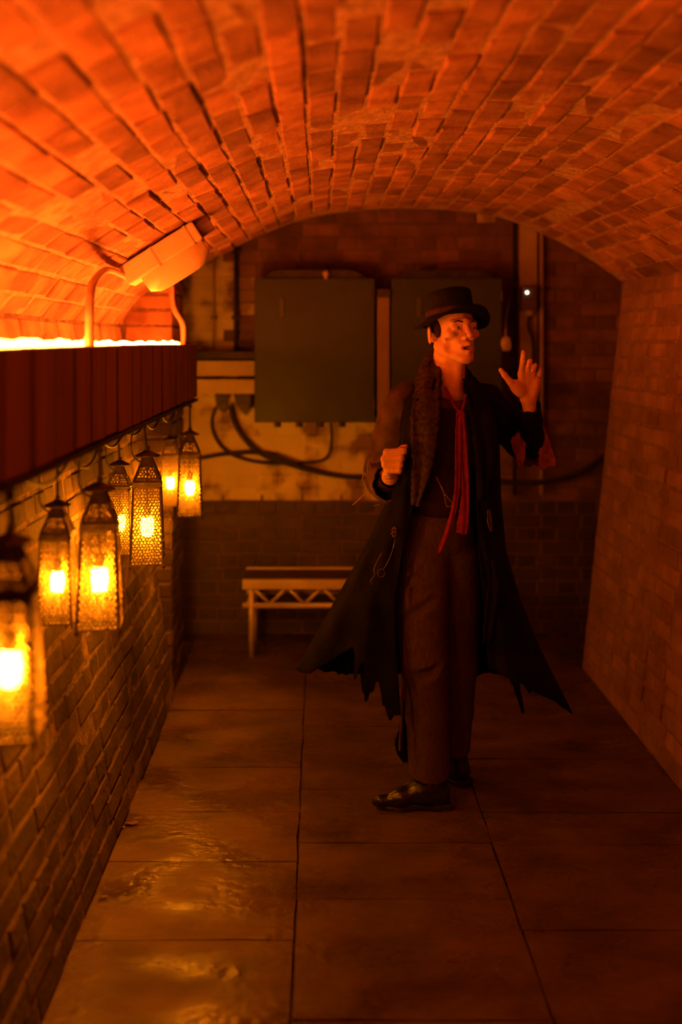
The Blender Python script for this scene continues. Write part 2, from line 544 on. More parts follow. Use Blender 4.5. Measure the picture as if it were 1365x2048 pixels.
# --- side walls: leaning mortar backing with bricks in courses
def side_wall(name, x0, lean, y0, y1, z1, sgn, mk, mort, label, cap):
    """sgn +1: faces +X (left wall); -1: faces -X (right wall)."""
    up = np.array([-sgn * lean, 0, 1.0])
    g = G()
    b = -sgn * 0.25
    pts = []
    for y in (y0, y1):
        for z in (0.0, z1):
            p = np.array([x0, y, 0]) + up * z
            pts += [p, p + np.array([b, 0, 0])]
    # per y: (z0 front, z0 back, z1 front, z1 back)
    g.raw(pts, [(0, 4, 6, 2), (1, 3, 7, 5), (2, 6, 7, 3), (0, 1, 5, 4), (4, 5, 7, 6), (0, 2, 3, 1)])
    w = structure(g.build(name, M[mort]), label, 'wall')
    upn = up / np.linalg.norm(up)
    nrm = np.array([sgn, 0, sgn * lean * sgn]); nrm = nrm / np.linalg.norm(nrm)
    nrm = np.cross((0, 1, 0), upn) * 1.0
    if nrm[0] * sgn < 0:
        nrm = -nrm
    vs = {('s', mk): [brick_variant('brick', 0.214, 0.064, 0.03, M[mk], 20 + i) for i in range(5)],
          ('h', mk): [brick_variant('brick', 0.102, 0.064, 0.03, M[mk], 40 + i) for i in range(4)]}
    hi_mk = 'vault_brick' if sgn > 0 else mk  # paler brick high on the left wall, rope light put into its colour
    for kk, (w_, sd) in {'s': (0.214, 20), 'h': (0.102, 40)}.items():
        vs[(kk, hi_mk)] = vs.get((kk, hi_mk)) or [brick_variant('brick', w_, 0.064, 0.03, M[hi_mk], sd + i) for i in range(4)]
    items = []
    ncour = int(z1 / 0.0755)
    for r in range(ncour):
        z = 0.04 + r * 0.0755
        hdr = (r % 4 == 3)
        step = 0.1135 if hdr else 0.2265
        y = y1 - (step / 2 + 0.006) - (0.057 if (r % 2 and not hdr) else 0.0)
        first = True
        while y - step / 2 > max(y0, 0.75):
            p = np.array([x0, y, 0]) + up * z + nrm * 0.0042
            ex = np.array([0, 1, 0.0]); ey = upn; ez = nrm
            if np.dot(np.cross(ex, ey), ez) < 0:
                ex = -ex
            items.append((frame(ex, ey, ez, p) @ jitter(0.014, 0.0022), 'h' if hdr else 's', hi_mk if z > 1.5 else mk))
            y -= step
    lay_bricks(w, items, vs, cap)
    return w


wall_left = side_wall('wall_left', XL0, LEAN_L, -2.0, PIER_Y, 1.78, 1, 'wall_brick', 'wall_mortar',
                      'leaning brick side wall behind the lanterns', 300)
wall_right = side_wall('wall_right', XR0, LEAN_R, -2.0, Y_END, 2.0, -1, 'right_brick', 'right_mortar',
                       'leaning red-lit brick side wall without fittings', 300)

# --- pier at the end of the left wall
g = G(); g.box((-1.2, PIER_Y + 0.004, 0), (-0.70, Y_END - 0.004, 2.02))
pier = structure(g.build('wall_pier', M['wall_mortar']), 'square brick pier ending the lantern wall', 'wall')
vs = {('s', 'wall_brick'): [brick_variant('brick', 0.214, 0.064, 0.03, M['wall_brick'], 60 + i) for i in range(3)],
      ('e', 'wall_brick'): [brick_variant('brick', 0.186, 0.064, 0.03, M['wall_brick'], 70 + i) for i in range(3)]}
items = []
for r in range(26):
    z = 0.04 + r * 0.0755
    for k in range(2):
        items.append((frame((0, 1, 0), (0, 0, 1), (1, 0, 0), (-0.694, PIER_Y + 0.1 + k * 0.2, z)) @ jitter(0.01, 0.002), 'e', 'wall_brick'))
    for k in range(2):
        x = -0.807 - k * 0.2265 - (0.0 if r % 2 else 0.05)
        if r % 2 == 0 and k == 0:
            x = -0.807
        items.append((frame((1, 0, 0), (0, 0, 1), (0, -1, 0), (x, PIER_Y - 0.002, z)) @ jitter(0.01, 0.002), 's', 'wall_brick'))
for kk in ('s', 'e'):
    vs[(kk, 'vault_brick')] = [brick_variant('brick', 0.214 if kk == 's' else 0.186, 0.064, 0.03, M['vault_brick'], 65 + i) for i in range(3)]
items = [(mt, kk, 'vault_brick' if mt.translation.z > 1.5 else mk) for mt, kk, mk in items]  # upper pier courses paler, to carry the light on them in their colour
lay_bricks(pier, items, vs, 110)

# --- back wall, English bond, whitewash band and dark dado
g = G(); g.box((-1.75, Y_BACK + 0.0035, 0), (2.45, Y_BACK + 0.3, 2.75))
wall_back = structure(g.build('wall_back', M['back_mortar']), 'brick end wall with whitewashed band and dark painted dado', 'wall')
vs = {}
for mk in ('back_brick', 'back_white', 'back_dark'):
    vs[('s', mk)] = [brick_variant('brick', 0.219, 0.070, 0.03, M[mk], 80 + i) for i in range(3)]
    vs[('h', mk)] = [brick_variant('brick', 0.106, 0.070, 0.03, M[mk], 90 + i) for i in range(3)]
items = []
for r in range(35):
    z = 0.038 + r * 0.0755
    hdr = r % 2 == 1
    step = 0.1135 if hdr else 0.227
    x = -1.35 + (0.03 if hdr else 0.0)
    while x < 2.0:
        if z < 0.79:
            mk = 'back_dark'
        else:
            # whitewash: low everywhere on the fuse-box side, climbing to the vault beside the pier
            wx = x + 0.06 * math.sin(z * 9)
            white = (wx < -0.46) or (wx < 0.36 and z < 1.30) or (wx < 0.75 and z < 1.12) or (0.98 < wx < 0.99)
            mk = 'back_white' if white else 'back_brick'
        items.append((frame((1, 0, 0), (0, 0, 1), (0, -1, 0), (x, Y_BACK, z)) @ jitter(0.006, 0.0012), 'h' if hdr else 's', mk))
        x += step
lay_bricks(wall_back, items, vs, 300)
# ends of the cross passage
g = G(); g.box((-1.75, PIER_Y, 0), (-1.45, Y_BACK + 0.3, 2.75))
structure(g.build('wall_passage_near', M['back_mortar']), 'short side wall closing the cross passage by the pier', 'wall')
g = G(); g.box((2.15, PIER_Y, 0), (2.45, Y_BACK + 0.3, 2.75))
structure(g.build('wall_passage_far', M['back_mortar']), 'short side wall closing the cross passage beyond the plain wall', 'wall')
g = G(); g.box((-1.75, -2.3, 0), (2.45, -2.0, 2.75))
structure(g.build('wall_front', M['back_mortar']), 'brick wall closing the corridor behind the viewer', 'wall')

# --- floor: flagstones over dark bedding
g = G(); g.box((-1.75, -2.3, -0.12), (2.45, Y_BACK + 0.3, -0.012))
floor = structure(g.build('floor', M['grout']), 'worn stone slab floor of the corridor', 'floor')


def slab(x0, x1, y0, y1):
    gp = 0.003
    bm = bmesh.new()
    nx, ny = 4, 4
    bmesh.ops.create_grid(bm, x_segments=nx, y_segments=ny, size=0.5)
    lx, ly = x1 - x0 - 2 * gp, y1 - y0 - 2 * gp
    tilt = random.gauss(0, 0.0004); tilt2 = random.gauss(0, 0.0004); dz = random.gauss(0, 0.0010)
    for v in bm.verts:
        u, w = v.co.x * 2, v.co.y * 2
        edge = max(abs(u), abs(w))
        z = dz + tilt * u + tilt2 * w - (0.0012 if edge > 0.99 else 0.0)
        jx = random.gauss(0, 0.0016) if edge > 0.99 else 0
        v.co = Vector((v.co.x * lx + jx, v.co.y * ly + jx, z))
    ex = bmesh.ops.extrude_edge_only(bm, edges=[e for e in bm.edges if e.is_boundary])
    for v in [e for e in ex['geom'] if isinstance(e, bmesh.types.BMVert)]:
        v.co.z -= 0.02
    me = bpy.data.meshes.new('flagstone'); bm.to_mesh(me); bm.free()
    me.materials.append(M['slab'])
    o = bpy.data.objects.new('flagstone', me)
    o.location = ((x0 + x1) / 2, (y0 + y1) / 2, 0)
    link(o, floor)


for (x0, x1, js) in ((-0.70, -0.071, [0.2, 0.75, 1.3, 1.85, 2.32, 2.778, 3.20, 3.543, 3.915, 4.52, 5.12, 5.72]),
                     (-0.071, 0.572, [0.3, 0.9, 1.45, 1.95, 2.45, 2.985, 3.32, 3.718, 4.33, 4.95, 5.72]),
                     (0.572, 1.40, [0.25, 0.8, 1.35, 1.8, 2.3, 2.825, 3.31, 3.535, 3.99, 4.6, 5.2, 5.72])):
    for a, b in zip(js[:-1], js[1:]):
        slab(x0, x1, a, b)
slab(-0.70, 1.40, -2.0, 0.21)
slab(-1.45, -0.70, 4.9, 5.72); slab(1.40, 2.15, 4.9, 5.72)

# ------------------------------------------------------------------ timber cladding with ledge
XC = -0.57          # face of the boards
ZT, ZB = 1.651, 1.405
clad = root('timber_cladding', 'red-brown vertical board cladding boxed out above the row of lanterns', 'cladding', (XC, 2.0, ZB))
edges = [1.80, 1.986, 2.155, 2.336, 2.50, 2.664, 2.82, 3.04, 3.19, 3.42, 3.62, 3.80, 3.98, 4.15, 4.32, 4.49, 4.65]
first = 1.80
while first > -1.8:
    first -= 0.18
    edges.insert(0, first)
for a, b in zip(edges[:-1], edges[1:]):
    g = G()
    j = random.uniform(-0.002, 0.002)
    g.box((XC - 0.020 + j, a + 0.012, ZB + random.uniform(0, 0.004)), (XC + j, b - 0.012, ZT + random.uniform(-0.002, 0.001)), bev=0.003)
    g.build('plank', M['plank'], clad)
    g = G(); g.box((XC - 0.020, b - 0.0115, ZB + 0.004), (XC - 0.0025, b + 0.0115, ZT - 0.003)); g.build('groove_shade', M['cable'], clad)  # dark strip added in each groove to stand in for its shadow
g = G(); g.box((XC - 0.034, -1.98, ZB - 0.002), (XC - 0.022, 4.648, ZT))
g.build('backing_board', M['black_metal'], clad)
g = G(); g.box((-0.90, -1.98, ZB + 0.222), (XC - 0.036, 4.648, ZB + 0.2375))
g.build('ledge_board', M['plank'], clad)
g = G(); g.box((XC - 0.032, -1.9, ZB - 0.016), (XC + 0.004, 4.648, ZB - 0.004))
for y in np.arange(-1.5, 4.6, 0.36):
    g.box((XC - 0.036, y, ZB - 0.004), (XC - 0.024, y + 0.05, ZB + 0.03))
g.build('bottom_rail', M['black_metal'], clad)
g = G(); g.box((-0.80, -1.9, ZB - 0.014), (-0.66, 4.64, ZB + 0.004))
g.build('rear_batten', M['black_metal'], clad)

# rope light lying on the ledge, just proud of the boards
yy = np.arange(-1.85, 4.63, 0.05)
pts = np.stack([np.full_like(yy, XC - 0.084) + 0.004 * np.sin(yy * 11), yy, 1.6565 + 0.003 * np.sin(yy * 23) + 0.0015 * np.sin(yy * 61)], 1)
g = G(); g.tube(pts, 0.009, 10)
tag(g.build('rope_light', M['rope'], smooth=True), 'glowing orange rope light lying along the top of the board cladding', 'light')

# ------------------------------------------------------------------ pierced metal lanterns
def net_panel(w0, w1, h, cell, seed, thick=0.0012, edge=0.004):
    """Pierced sheet between z=0 (width w1) and z=h (width w0), in the XZ plane: jittered hexagonal holes."""
    r = random.Random(seed)
    bm = bmesh.new()
    dx = cell; dz = cell * 0.87
    rows = int(h / dz) + 2; cols = int(max(w0, w1) / dx) + 3
    wm = max(w0, w1)
    cache = {}

    def vert(x, z):
        k = (round((x + wm / 2) / (dx / 2)), round(z / (dz / 3)))
        if k not in cache:
            cache[k] = (x + r.uniform(-.24, .24) * cell, z + r.uniform(-.24, .24) * cell)
        return cache[k]
    polys = []
    for i in range(rows):
        for j in range(cols):
            cx = -wm / 2 + (j - 0.5) * dx + (dx / 2 if i % 2 else 0); cz = (i + 0.0) * dz
            hexa = []
            for k in range(6):
                a = math.pi / 6 + k * math.pi / 3
                hexa.append(vert(cx + dx / math.sqrt(3) * math.cos(a), cz + dz / 0.87 / math.sqrt(3) * math.sin(a)))
            polys.append(hexa)
    V = []; Fc = []

    def clampp(p, e):
        z = min(max(p[1], e), h - e)
        w = (w1 + (w0 - w1) * z / h) / 2 - e
        return (min(max(p[0], -w), w), z)
    bar = 0.00175
    for hx in polys:
        o = [clampp(p, 0.0) for p in hx]
        a = 0.5 * sum(o[k][0] * o[(k + 1) % 6][1] - o[(k + 1) % 6][0] * o[k][1] for k in range(6))
        if abs(a) < 1e-7:
            continue
        c = (sum(p[0] for p in o) / 6, sum(p[1] for p in o) / 6)
        inn = []
        for p in o:
            d = math.hypot(p[0] - c[0], p[1] - c[1])
            q = max(0.0, 1 - (bar * 1.35) / max(d, 1e-6))
            inn.append(clampp((c[0] + (p[0] - c[0]) * q, c[1] + (p[1] - c[1]) * q), edge))
        n = len(V)
        for y in (-thick / 2, thick / 2):
            V += [(p[0], y, p[1]) for p in o] + [(p[0], y, p[1]) for p in inn]
        for k in range(6):
            k2 = (k + 1) % 6
            Fc.append((n + k, n + k2, n + 6 + k2, n + 6 + k))
            Fc.append((n + 12 + k2, n + 12 + k, n + 18 + k, n + 18 + k2))
            Fc.append((n + 6 + k, n + 6 + k2, n + 18 + k2, n + 18 + k))
    return V, Fc


def frosted():
    m = bpy.data.materials.new('frosted_glass')
    m.use_nodes = True
    N, L = m.node_tree.nodes, m.node_tree.links
    N.remove(N['Principled BSDF'])
    out = N['Material Output']
    tl = N.new('ShaderNodeBsdfTranslucent'); tl.inputs[0].default_value = (0.95, 0.8, 0.55, 1)
    tr = N.new('ShaderNodeBsdfTransparent')
    nz = N.new('ShaderNodeTexNoise'); nz.inputs['Scale'].default_value = 60
    L.new(N.new('ShaderNodeTexCoord').outputs['Object'], nz.inputs['Vector'])
    mr = N.new('ShaderNodeMapRange'); mr.inputs['To Min'].default_value = 0.004; mr.inputs['To Max'].default_value = 0.05
    L.new(nz.outputs['Fac'], mr.inputs['Value'])
    mx = N.new('ShaderNodeMixShader')
    L.new(mr.outputs['Result'], mx.inputs[0]); L.new(tr.outputs[0], mx.inputs[1]); L.new(tl.outputs[0], mx.inputs[2])
    L.new(mx.outputs[0], out.inputs['Surface'])
    return m


WT, WB, HB = 0.088, 0.108, 0.255       # body widths top and bottom, height
HC = 0.014                             # collar
HR = 0.086                             # roof height
LAN = {}
slope = math.atan2((WB - WT) / 2, HB)
V, Fc = net_panel(WT, WB, HB / math.cos(slope), 0.0108, 3)
g = G(); g.raw(V, Fc); LAN['panel'] = g.mesh('filigree_panel', M['lantern_metal'])
RB, RT = 0.088, 0.020
rs = math.atan2((RB - RT) / 2, HR)
V, Fc = net_panel(RT + (RB - RT) * 0.38, RB, HR * 0.62 / math.cos(rs), 0.0108, 5, edge=0.005)
g = G(); g.raw(V, Fc); LAN['roof_panel'] = g.mesh('filigree_panel', M['lantern_metal'])
g = G()
for a in range(4):
    R = np.array(Matrix.Rotation(a * math.pi / 2, 3, 'Z'))
    lo = HR * 0.60; r0 = (RT + (RB - RT) * 0.40) / 2; r1 = RT / 2
    q = [(-r0, r0, lo), (r0, r0, lo), (r1, r1, HR), (-r1, r1, HR)]
    g.raw([R @ np.array(p) for p in q] + [R @ np.array((p[0] * .92, p[1] * .92, p[2] - .001)) for p in q],
          [(0, 1, 2, 3), (7, 6, 5, 4), (0, 4, 5, 1), (1, 5, 6, 2), (3, 2, 6, 7), (0, 3, 7, 4)])
    h0 = np.array([RB / 2, RB / 2, 0]); h1 = np.array([RT / 2, RT / 2, HR])
    g.tube([R @ h0, R @ h1], 0.0035, 6)
LAN['roof'] = g.mesh('roof', M['lantern_metal'])
g = G(); g.lathe([(0.0001, 0.016), (0.012, 0.014), (0.022, 0.008), (0.040, 0.0), (0.042, -0.004), (0.034, -0.003), (0.014, 0.002), (0.008, -0.002), (0.0001, -0.002)], n=20)
LAN['cap'] = g.mesh('cap', M['lantern_metal'], smooth=True)
g = G()
for a in range(4):
    R = np.array(Matrix.Rotation(a * math.pi / 2, 3, 'Z'))
    for (w, z0, z1, d) in ((0.098, 0.0, 0.005, 0.010), (0.092, 0.005, HC, 0.006)):
        g.raw([R @ np.array(p) for p in [(-w / 2, w / 2 - d, z0), (w / 2, w / 2 - d, z0), (w / 2, w / 2, z0), (-w / 2, w / 2, z0),
                                         (-w / 2, w / 2 - d, z1), (w / 2, w / 2 - d, z1), (w / 2, w / 2, z1), (-w / 2, w / 2, z1)]],
              [(0, 1, 2, 3), (7, 6, 5, 4), (0, 4, 5, 1), (1, 5, 6, 2), (2, 6, 7, 3), (3, 7, 4, 0)])
LAN['collar'] = g.mesh('collar', M['lantern_metal'])
# corner post: rod with scalloped strips either side
g = G()
p0 = np.array([WB / 2, WB / 2, 0]); p1 = np.array([WT / 2, WT / 2, HB])
g.tube([p0, p1], 0.0032, 8)
ns = 15
for k in range(ns):
    c = p0 + (p1 - p0) * (k + 0.5) / ns
    for ax in (0, 1):
        rad = 0.0078
        pts = []
        for q in range(9):
            a = -math.pi / 2 + math.pi * q / 8
            e = np.zeros(3); e[ax] = -rad * 0.85 * math.cos(a); e[2] = rad * math.sin(a)
            pts.append(c + e)
        th = np.zeros(3); th[1 - ax] = 0.0012
        n = len(pts)
        g.raw([p + th for p in pts] + [p - th for p in pts], [tuple(range(n)), tuple(range(2 * n - 1, n - 1, -1))] +
              [(i, n + i, n + i + 1, i + 1) for i in range(n - 1)])
LAN['post'] = g.mesh('corner_post', M['lantern_metal'])
g = G()
for a in range(4):
    R = np.array(Matrix.Rotation(a * math.pi / 2, 3, 'Z'))
    w = WB / 2 + 0.003
    g.raw([R @ np.array(p) for p in [(-w, w - .006, 0), (w, w - .006, 0), (w, w, 0), (-w, w, 0), (-w, w - .006, .006), (w, w - .006, .006), (w, w, .006), (-w, w, .006)]],
          [(3, 2, 1, 0), (4, 5, 6, 7), (0, 1, 5, 4), (1, 2, 6, 5), (2, 3, 7, 6), (3, 0, 4, 7)])
LAN['base'] = g.mesh('base_frame', M['lantern_metal'])
g = G(); g.ball((0, 0, 0), (0.0055, 0.0055, 0.007), 8); LAN['foot'] = g.mesh('foot', M['lantern_metal'], smooth=True)
g = G()
wt, wb_ = WT / 2 - 0.006, WB / 2 - 0.006
lv = []
for (w, z) in ((wb_, 0.004), (wt, HB - 0.002)):
    lv += [(-w, -w, z), (w, -w, z), (w, w, z), (-w, w, z)]
g.raw(lv, [(0, 1, 5, 4), (1, 2, 6, 5), (2, 3, 7, 6), (3, 0, 4, 7)])
LAN['liner'] = g.mesh('glass_liner', None)
LAN['liner'].materials.clear(); LAN['liner'].materials.append(frosted())
g = G()
prof_b = [(0.0001, 0.0), (0.012, 0.001), (0.0185, 0.006), (0.0210, 0.020), (0.0225, 0.045), (0.021, 0.058), (0.0135, 0.066), (0.0001, 0.066)]
g.lathe(prof_b, n=16); LAN['bulb'] = g.mesh('bulb', M['bulb'], smooth=True)
g = G(); g.tube([(0, 0, 0.066), (0, 0, 0.10)], 0.0125, 12); g.tube([(0, 0, 0.10), (0, 0, 0.26)], 0.003, 6)
LAN['holder'] = g.mesh('bulb_holder', M['black_metal'])


def part(me, name, parent, loc=(0, 0, 0), rot=None):
    o = bpy.data.objects.new(name, me)
    o.location = loc
    if rot:
        o.rotation_euler = rot
    return link(o, parent)


def lantern(x, y, zb, scale, rz, label, row, top_z, lean=0.0):
    r = root('hanging_lantern', label, 'lantern', (x, y, zb), 'pierced metal lanterns hung under the board cladding')
    r.rotation_euler = (0, 0, rz); r.scale = (scale, scale, scale)
    for a in range(4):
        rot = a * math.pi / 2
        R = Matrix.Rotation(rot, 3, 'Z')
        part(LAN['panel'], 'filigree_panel', r, R @ Vector((0, WB / 2, 0)), (slope, 0, rot))
        part(LAN['post'], 'corner_post', r, (0, 0, 0), (0, 0, rot))
        part(LAN['foot'], 'foot', r, R @ Vector((WB / 2, WB / 2, -0.005)))
    part(LAN['base'], 'base_frame', r)
    part(LAN['liner'], 'glass_liner', r)
    part(LAN['collar'], 'collar', r, (0, 0, HB))
    rf = part(LAN['roof'], 'roof', r, (0, 0, HB + HC))
    for a in range(4):
        rot = a * math.pi / 2
        R = Matrix.Rotation(rot, 3, 'Z')
        part(LAN['roof_panel'], 'filigree_panel', rf, R @ Vector((0, RB / 2, 0)), (rs, 0, rot))
    part(LAN['cap'], 'cap', r, (0, 0, HB + HC + HR))
    b = part(LAN['bulb'], 'bulb', r, (0, 0, 0.085)); b['label'] = 'glowing amber bulb'
    part(LAN['holder'], 'bulb_holder', r, (0, 0, 0.085))
    # hanging rod with end loops and the feed cable, in the lantern's own frame
    zt = (top_z - zb) / scale
    z0 = HB + HC + HR + 0.012
    g = G()
    lx = lean
    g.tube([(0, 0, z0), (lx * 0.5, 0, (z0 + zt) / 2), (lx, 0, zt)], 0.0042, 8)
    g.tube([(0, 0, z0 - 0.004), (0, 0, z0 + 0.016)], 0.0075, 8)
    g.tube([(lx, 0, zt - 0.012), (lx, 0, zt)], 0.009, 8)
    me = g.mesh('rod', M['black_metal']); part(me, 'rod', r)
    g = G()
    g.tube(curve_pts([(-0.035, -0.01, zt), (-0.05, -0.01, zt - 0.035), (-0.052, -0.015, z0 + 0.02), (-0.046, -0.012, z0 - 0.012),
                      (-0.028, -0.006, z0 - 0.032), (-0.012, -0.004, z0 - 0.03)], 30), 0.0028, 7)
    me = g.mesh('feed_cable', M['cable'], smooth=True); part(me, 'feed_cable', r)
    return r


lan_specs = [  # px, half row X, label
    (-0.570, 1.84, 0.942, 1.0, 'large pierced metal lantern nearest the camera, cut by the picture edge'),
    (-0.690, 2.63, 0.929, 0.86, 'smaller wall-side lantern between the frontmost lantern and the broad speckled one'),
    (-0.570, 2.59, 0.928, 1.0, 'large pierced metal lantern, second along the front row from the camera'),
    (-0.690, 3.45, 0.936, 0.86, 'smaller wall-side lantern tucked behind the sharpest lantern'),
    (-0.570, 3.304, 0.934, 1.0, 'large pierced metal lantern in sharpest focus, third along the front row'),
    (-0.690, 4.62, 0.910, 0.86, 'smaller wall-side lantern farthest from the camera, against the pier'),
    (-0.570, 4.385, 0.905, 1.0, 'large pierced metal lantern last in the front row, before the end wall'),
]
lean = [0.0, 0.0, 0.0, -0.01, -0.012, 0.0, 0.0]
for i, (x, y, zb, sc, lb) in enumerate(lan_specs):
    lantern(x, y, zb, sc, math.radians([4, 3, 7, 2, 8, 5, 6][i]), lb, i, ZB - 0.0175, lean[i])

pts = []
stops = [0.9, 1.84, 2.12, 2.59, 2.9, 3.304, 3.62, 4.05, 4.385, 4.62]
for a, b in zip(stops[:-1], stops[1:]):
    for t in np.linspace(0, 1, 10, endpoint=False):
        sag = 0.035 + 0.03 * ((a * 7.3) % 1)
        pts.append((-0.640 + 0.005 * math.sin(a * 9 + t * 3), a + (b - a) * t, ZB - 0.026 - sag * 4 * t * (1 - t)))
g = G(); g.tube(pts, 0.0042, 7)
tag(g.build('supply_cable', M['cable'], smooth=True), 'black supply cable hung in swags under the boards above the lanterns', 'cable')

# ------------------------------------------------------------------ bulkhead lamp on the vault and its conduits
c2, t2, n2 = vault_at(np.interp(-0.62, prof[:, 0], seg))
Yl = 3.78
T3 = np.array([t2[0], 0, t2[1]]); N3 = np.array([n2[0], 0, n2[1]]); Y3 = np.array([0, 1.0, 0])
C3 = np.array([c2[0], Yl, c2[1]]) + N3 * 0.014
bl = root('bulkhead_light', 'unlit cream bulkhead light fitting fixed crosswise on the vault', 'light', tuple(C3))
Rm = np.stack([T3, Y3, N3], 1)
g = G(); v = G(); v.box((-0.165, -0.06, 0.0), (0.16, 0.06, 0.078), bev=0.008)
g.raw([Rm @ np.array(p) + C3 for p in v.v], v.f); g.build('housing', M['lamp_body'], bl)
v = G()
tt = np.linspace(-0.115, 0.15, 9)
nn = 14
for k, t in enumerate(tt):
    e = min(1.0, 0.55 + 0.45 * math.sin(math.pi * min(1, (k + 0.6) / 2.4) / 2)) if k < 2 else (0.62 if k == 8 else (0.93 if k == 7 else 1.0))
    for q in range(nn):
        a = math.pi * q / (nn - 1)
        v.v.append((t, -0.055 * e * math.cos(a), 0.074 + 0.085 * e * math.sin(a) ** 0.7))
for k in range(8):
    for q in range(nn - 1):
        v.f.append((k * nn + q, (k + 1) * nn + q, (k + 1) * nn + q + 1, k * nn + q + 1))
v.f.append(tuple(range(nn))); v.f.append(tuple(8 * nn + q for q in range(nn - 1, -1, -1)))
g = G(); g.raw([Rm @ np.array(p) + C3 for p in v.v], v.f)
auto_smooth(g.build('diffuser', mat('diffuser', (0.72, 0.55, 0.36), (0.58, 0.4, 0.25), 5, 0.35, bump=0.15, bscale=25), bl), 50)
g = G(); v = G(); v.box((-0.03, -0.062, 0.0), (-0.022, 0.062, 0.082)); v.box((0.118, -0.063, 0.0), (0.126, 0.063, 0.082))
g.raw([Rm @ np.array(p) + C3 for p in v.v], v.f); g.build('cover_seam', M['pvc'], bl)
g = G(); g.tube([C3 + T3 * 0.16 + N3 * 0.03, C3 + T3 * 0.215 + N3 * 0.03], 0.036, 14)
g.build('cable_entry', mat('rust_brown', (0.20, 0.09, 0.05), (0.13, 0.06, 0.03), 20, 0.7), bl)

cp = curve_pts([C3 - T3 * 0.168 + N3 * 0.035, P(218, 540, 3.45), P(196, 552, 3.05), P(184, 575, 2.78), P(180, 615, 2.71), P(179, 650, 2.70), P(179, 695, 2.70)], 50)
cp[:, 0] = np.maximum(cp[:, 0], cp[:, 0])
g = G(); g.tube(cp, 0.0115, 10)
cd = root('conduit_pipe', 'curved pink-lit conduit running from the bulkhead light down to the boards', 'pipe', tuple(cp[-1]))
g.build('pipe', M['conduit'], cd, smooth=True)
e = cp[-1]
g = G(); g.lathe([(0.0125, 0.03), (0.0145, 0.03), (0.0145, 0.0), (0.0125, 0.0)], c=tuple(e + [0, 0, 0.0]), n=14); g.build('coupling', M['conduit'], cd)
q = [P(343, 570, 4.668), P(345, 605, 4.668), P(352, 625, 4.668), P(364, 645, 4.668), P(367, 665, 4.668), P(366, 690, 4.668)]
g = G(); g.tube(curve_pts(q, 40), 0.013, 10)
tag(g.build('conduit_pipe', M['conduit'], smooth=True), 'short kinked conduit at the far end of the rope light by the pier', 'pipe')

# ------------------------------------------------------------------ things on the back wall
def cabinet(px0, px1, py0, py1, label):
    d = 5.42
    a = P(px0, py1, d); b = P(px1, py0, d)
    r = root('electrical_cabinet', label, 'cabinet', ((a[0] + b[0]) / 2, d + 0.14, a[2]), 'dark green electrical cabinets on the end wall')
    g = G(); g.box((a[0] + .006, d + 0.02, a[2] + .006), (b[0] - .006, Y_BACK - 0.02, b[2] - .006), bev=0.006); g.build('body', M['cab_green'], r)
    g = G(); g.box((a[0], d, a[2]), (b[0], d + 0.022, b[2]), bev=0.005); dr = g.build('door', M['cab_green'], r)
    g = G()
    hx = a[0] + 0.15
    g.box((hx - 0.012, d - 0.008, b[2] - 0.21), (hx + 0.012, d + 0.002, b[2] - 0.11), bev=0.002)
    g.tube([(hx, d - 0.02, b[2] - 0.19), (hx, d, b[2] - 0.19)], 0.011, 10)
    g.build('handle', M['handle_grey'], dr)
    for z in (a[2] + 0.1, b[2] - 0.1):
        g = G(); g.tube([(b[0] - 0.004, d - 0.006, z - 0.03), (b[0] - 0.004, d - 0.006, z + 0.03)], 0.008, 8); g.build('hinge', M['black_metal'], dr)
    g = G()
    for k in range(4):
        x = a[0] + 0.12 + k * 0.12
        g.tube([(x, d + 0.13, a[2] + 0.01), (x, d + 0.13, a[2] - 0.035)], 0.02, 10)
    g.build('cable_gland', M['black_metal'], r)
    g = G()
    for k in range(14):
        pass
    # shadow above the cabinet, built as a rounded black hood
    n = 16
    hv = []
    for y in (d + 0.03, Y_BACK - 0.03):
        for k in range(n + 1):
            u = k / n
            hv.append((a[0] + 0.02 + u * (b[0] - a[0] - 0.04), y, b[2] - 0.01 + 0.055 * min(1, 2.2 * math.sin(math.pi * u))))
        hv += [(b[0] - 0.02, y, b[2] - 0.012), (a[0] + 0.02, y, b[2] - 0.012)]
    m_ = n + 3
    fc = [tuple(range(m_)), tuple(range(2 * m_ - 1, m_ - 1, -1))] + [(k, m_ + k, m_ + (k + 1) % m_, (k + 1) % m_) for k in range(m_)]
    g = G(); g.raw(hv, fc); g.build('shadow_hood', M['black_metal'], r)
    return r


cab1 = cabinet(509, 750, 556, 845, 'dark green electrical cabinet in full view left of the man')
cabinet(784, 1005, 556, 872, 'dark green electrical cabinet behind the man in the hat')

g = G()
a = P(652, 547, 5.405); g.ball(a, 0.018, 10); g.tube([a, a + [0, 0.005, -0.03]], 0.009, 8); g.tube([a, a + [0, 0.03, 0.0]], 0.006, 8)
g.build('top_knob', M['conduit'], cab1, smooth=True)

# vertical trunk between the two cabinets
a = np.array([0.312, 5.40, 0.85]); b = np.array([0.378, 5.40, P(0, 578, 5.4)[2]])
g = G(); g.box((a[0], 5.405, 0.85), (b[0], 5.68, b[2]), bev=0.005)
z = P(0, 586, 5.4)[2]
tr = root('cable_trunking', 'vertical cable trunking between the two green cabinets', 'trunking', (a[0], 5.5, 0.85))
g.build('channel', mat('post_brown', (0.26, 0.16, 0.10), (0.2, 0.12, 0.075), 6, 0.6), tr)
g = G(); g.box((a[0] - 0.002, 5.392, z - 0.025), (b[0] + 0.002, 5.404, z + 0.015)); g.build('clamp', M['black_metal'], tr)

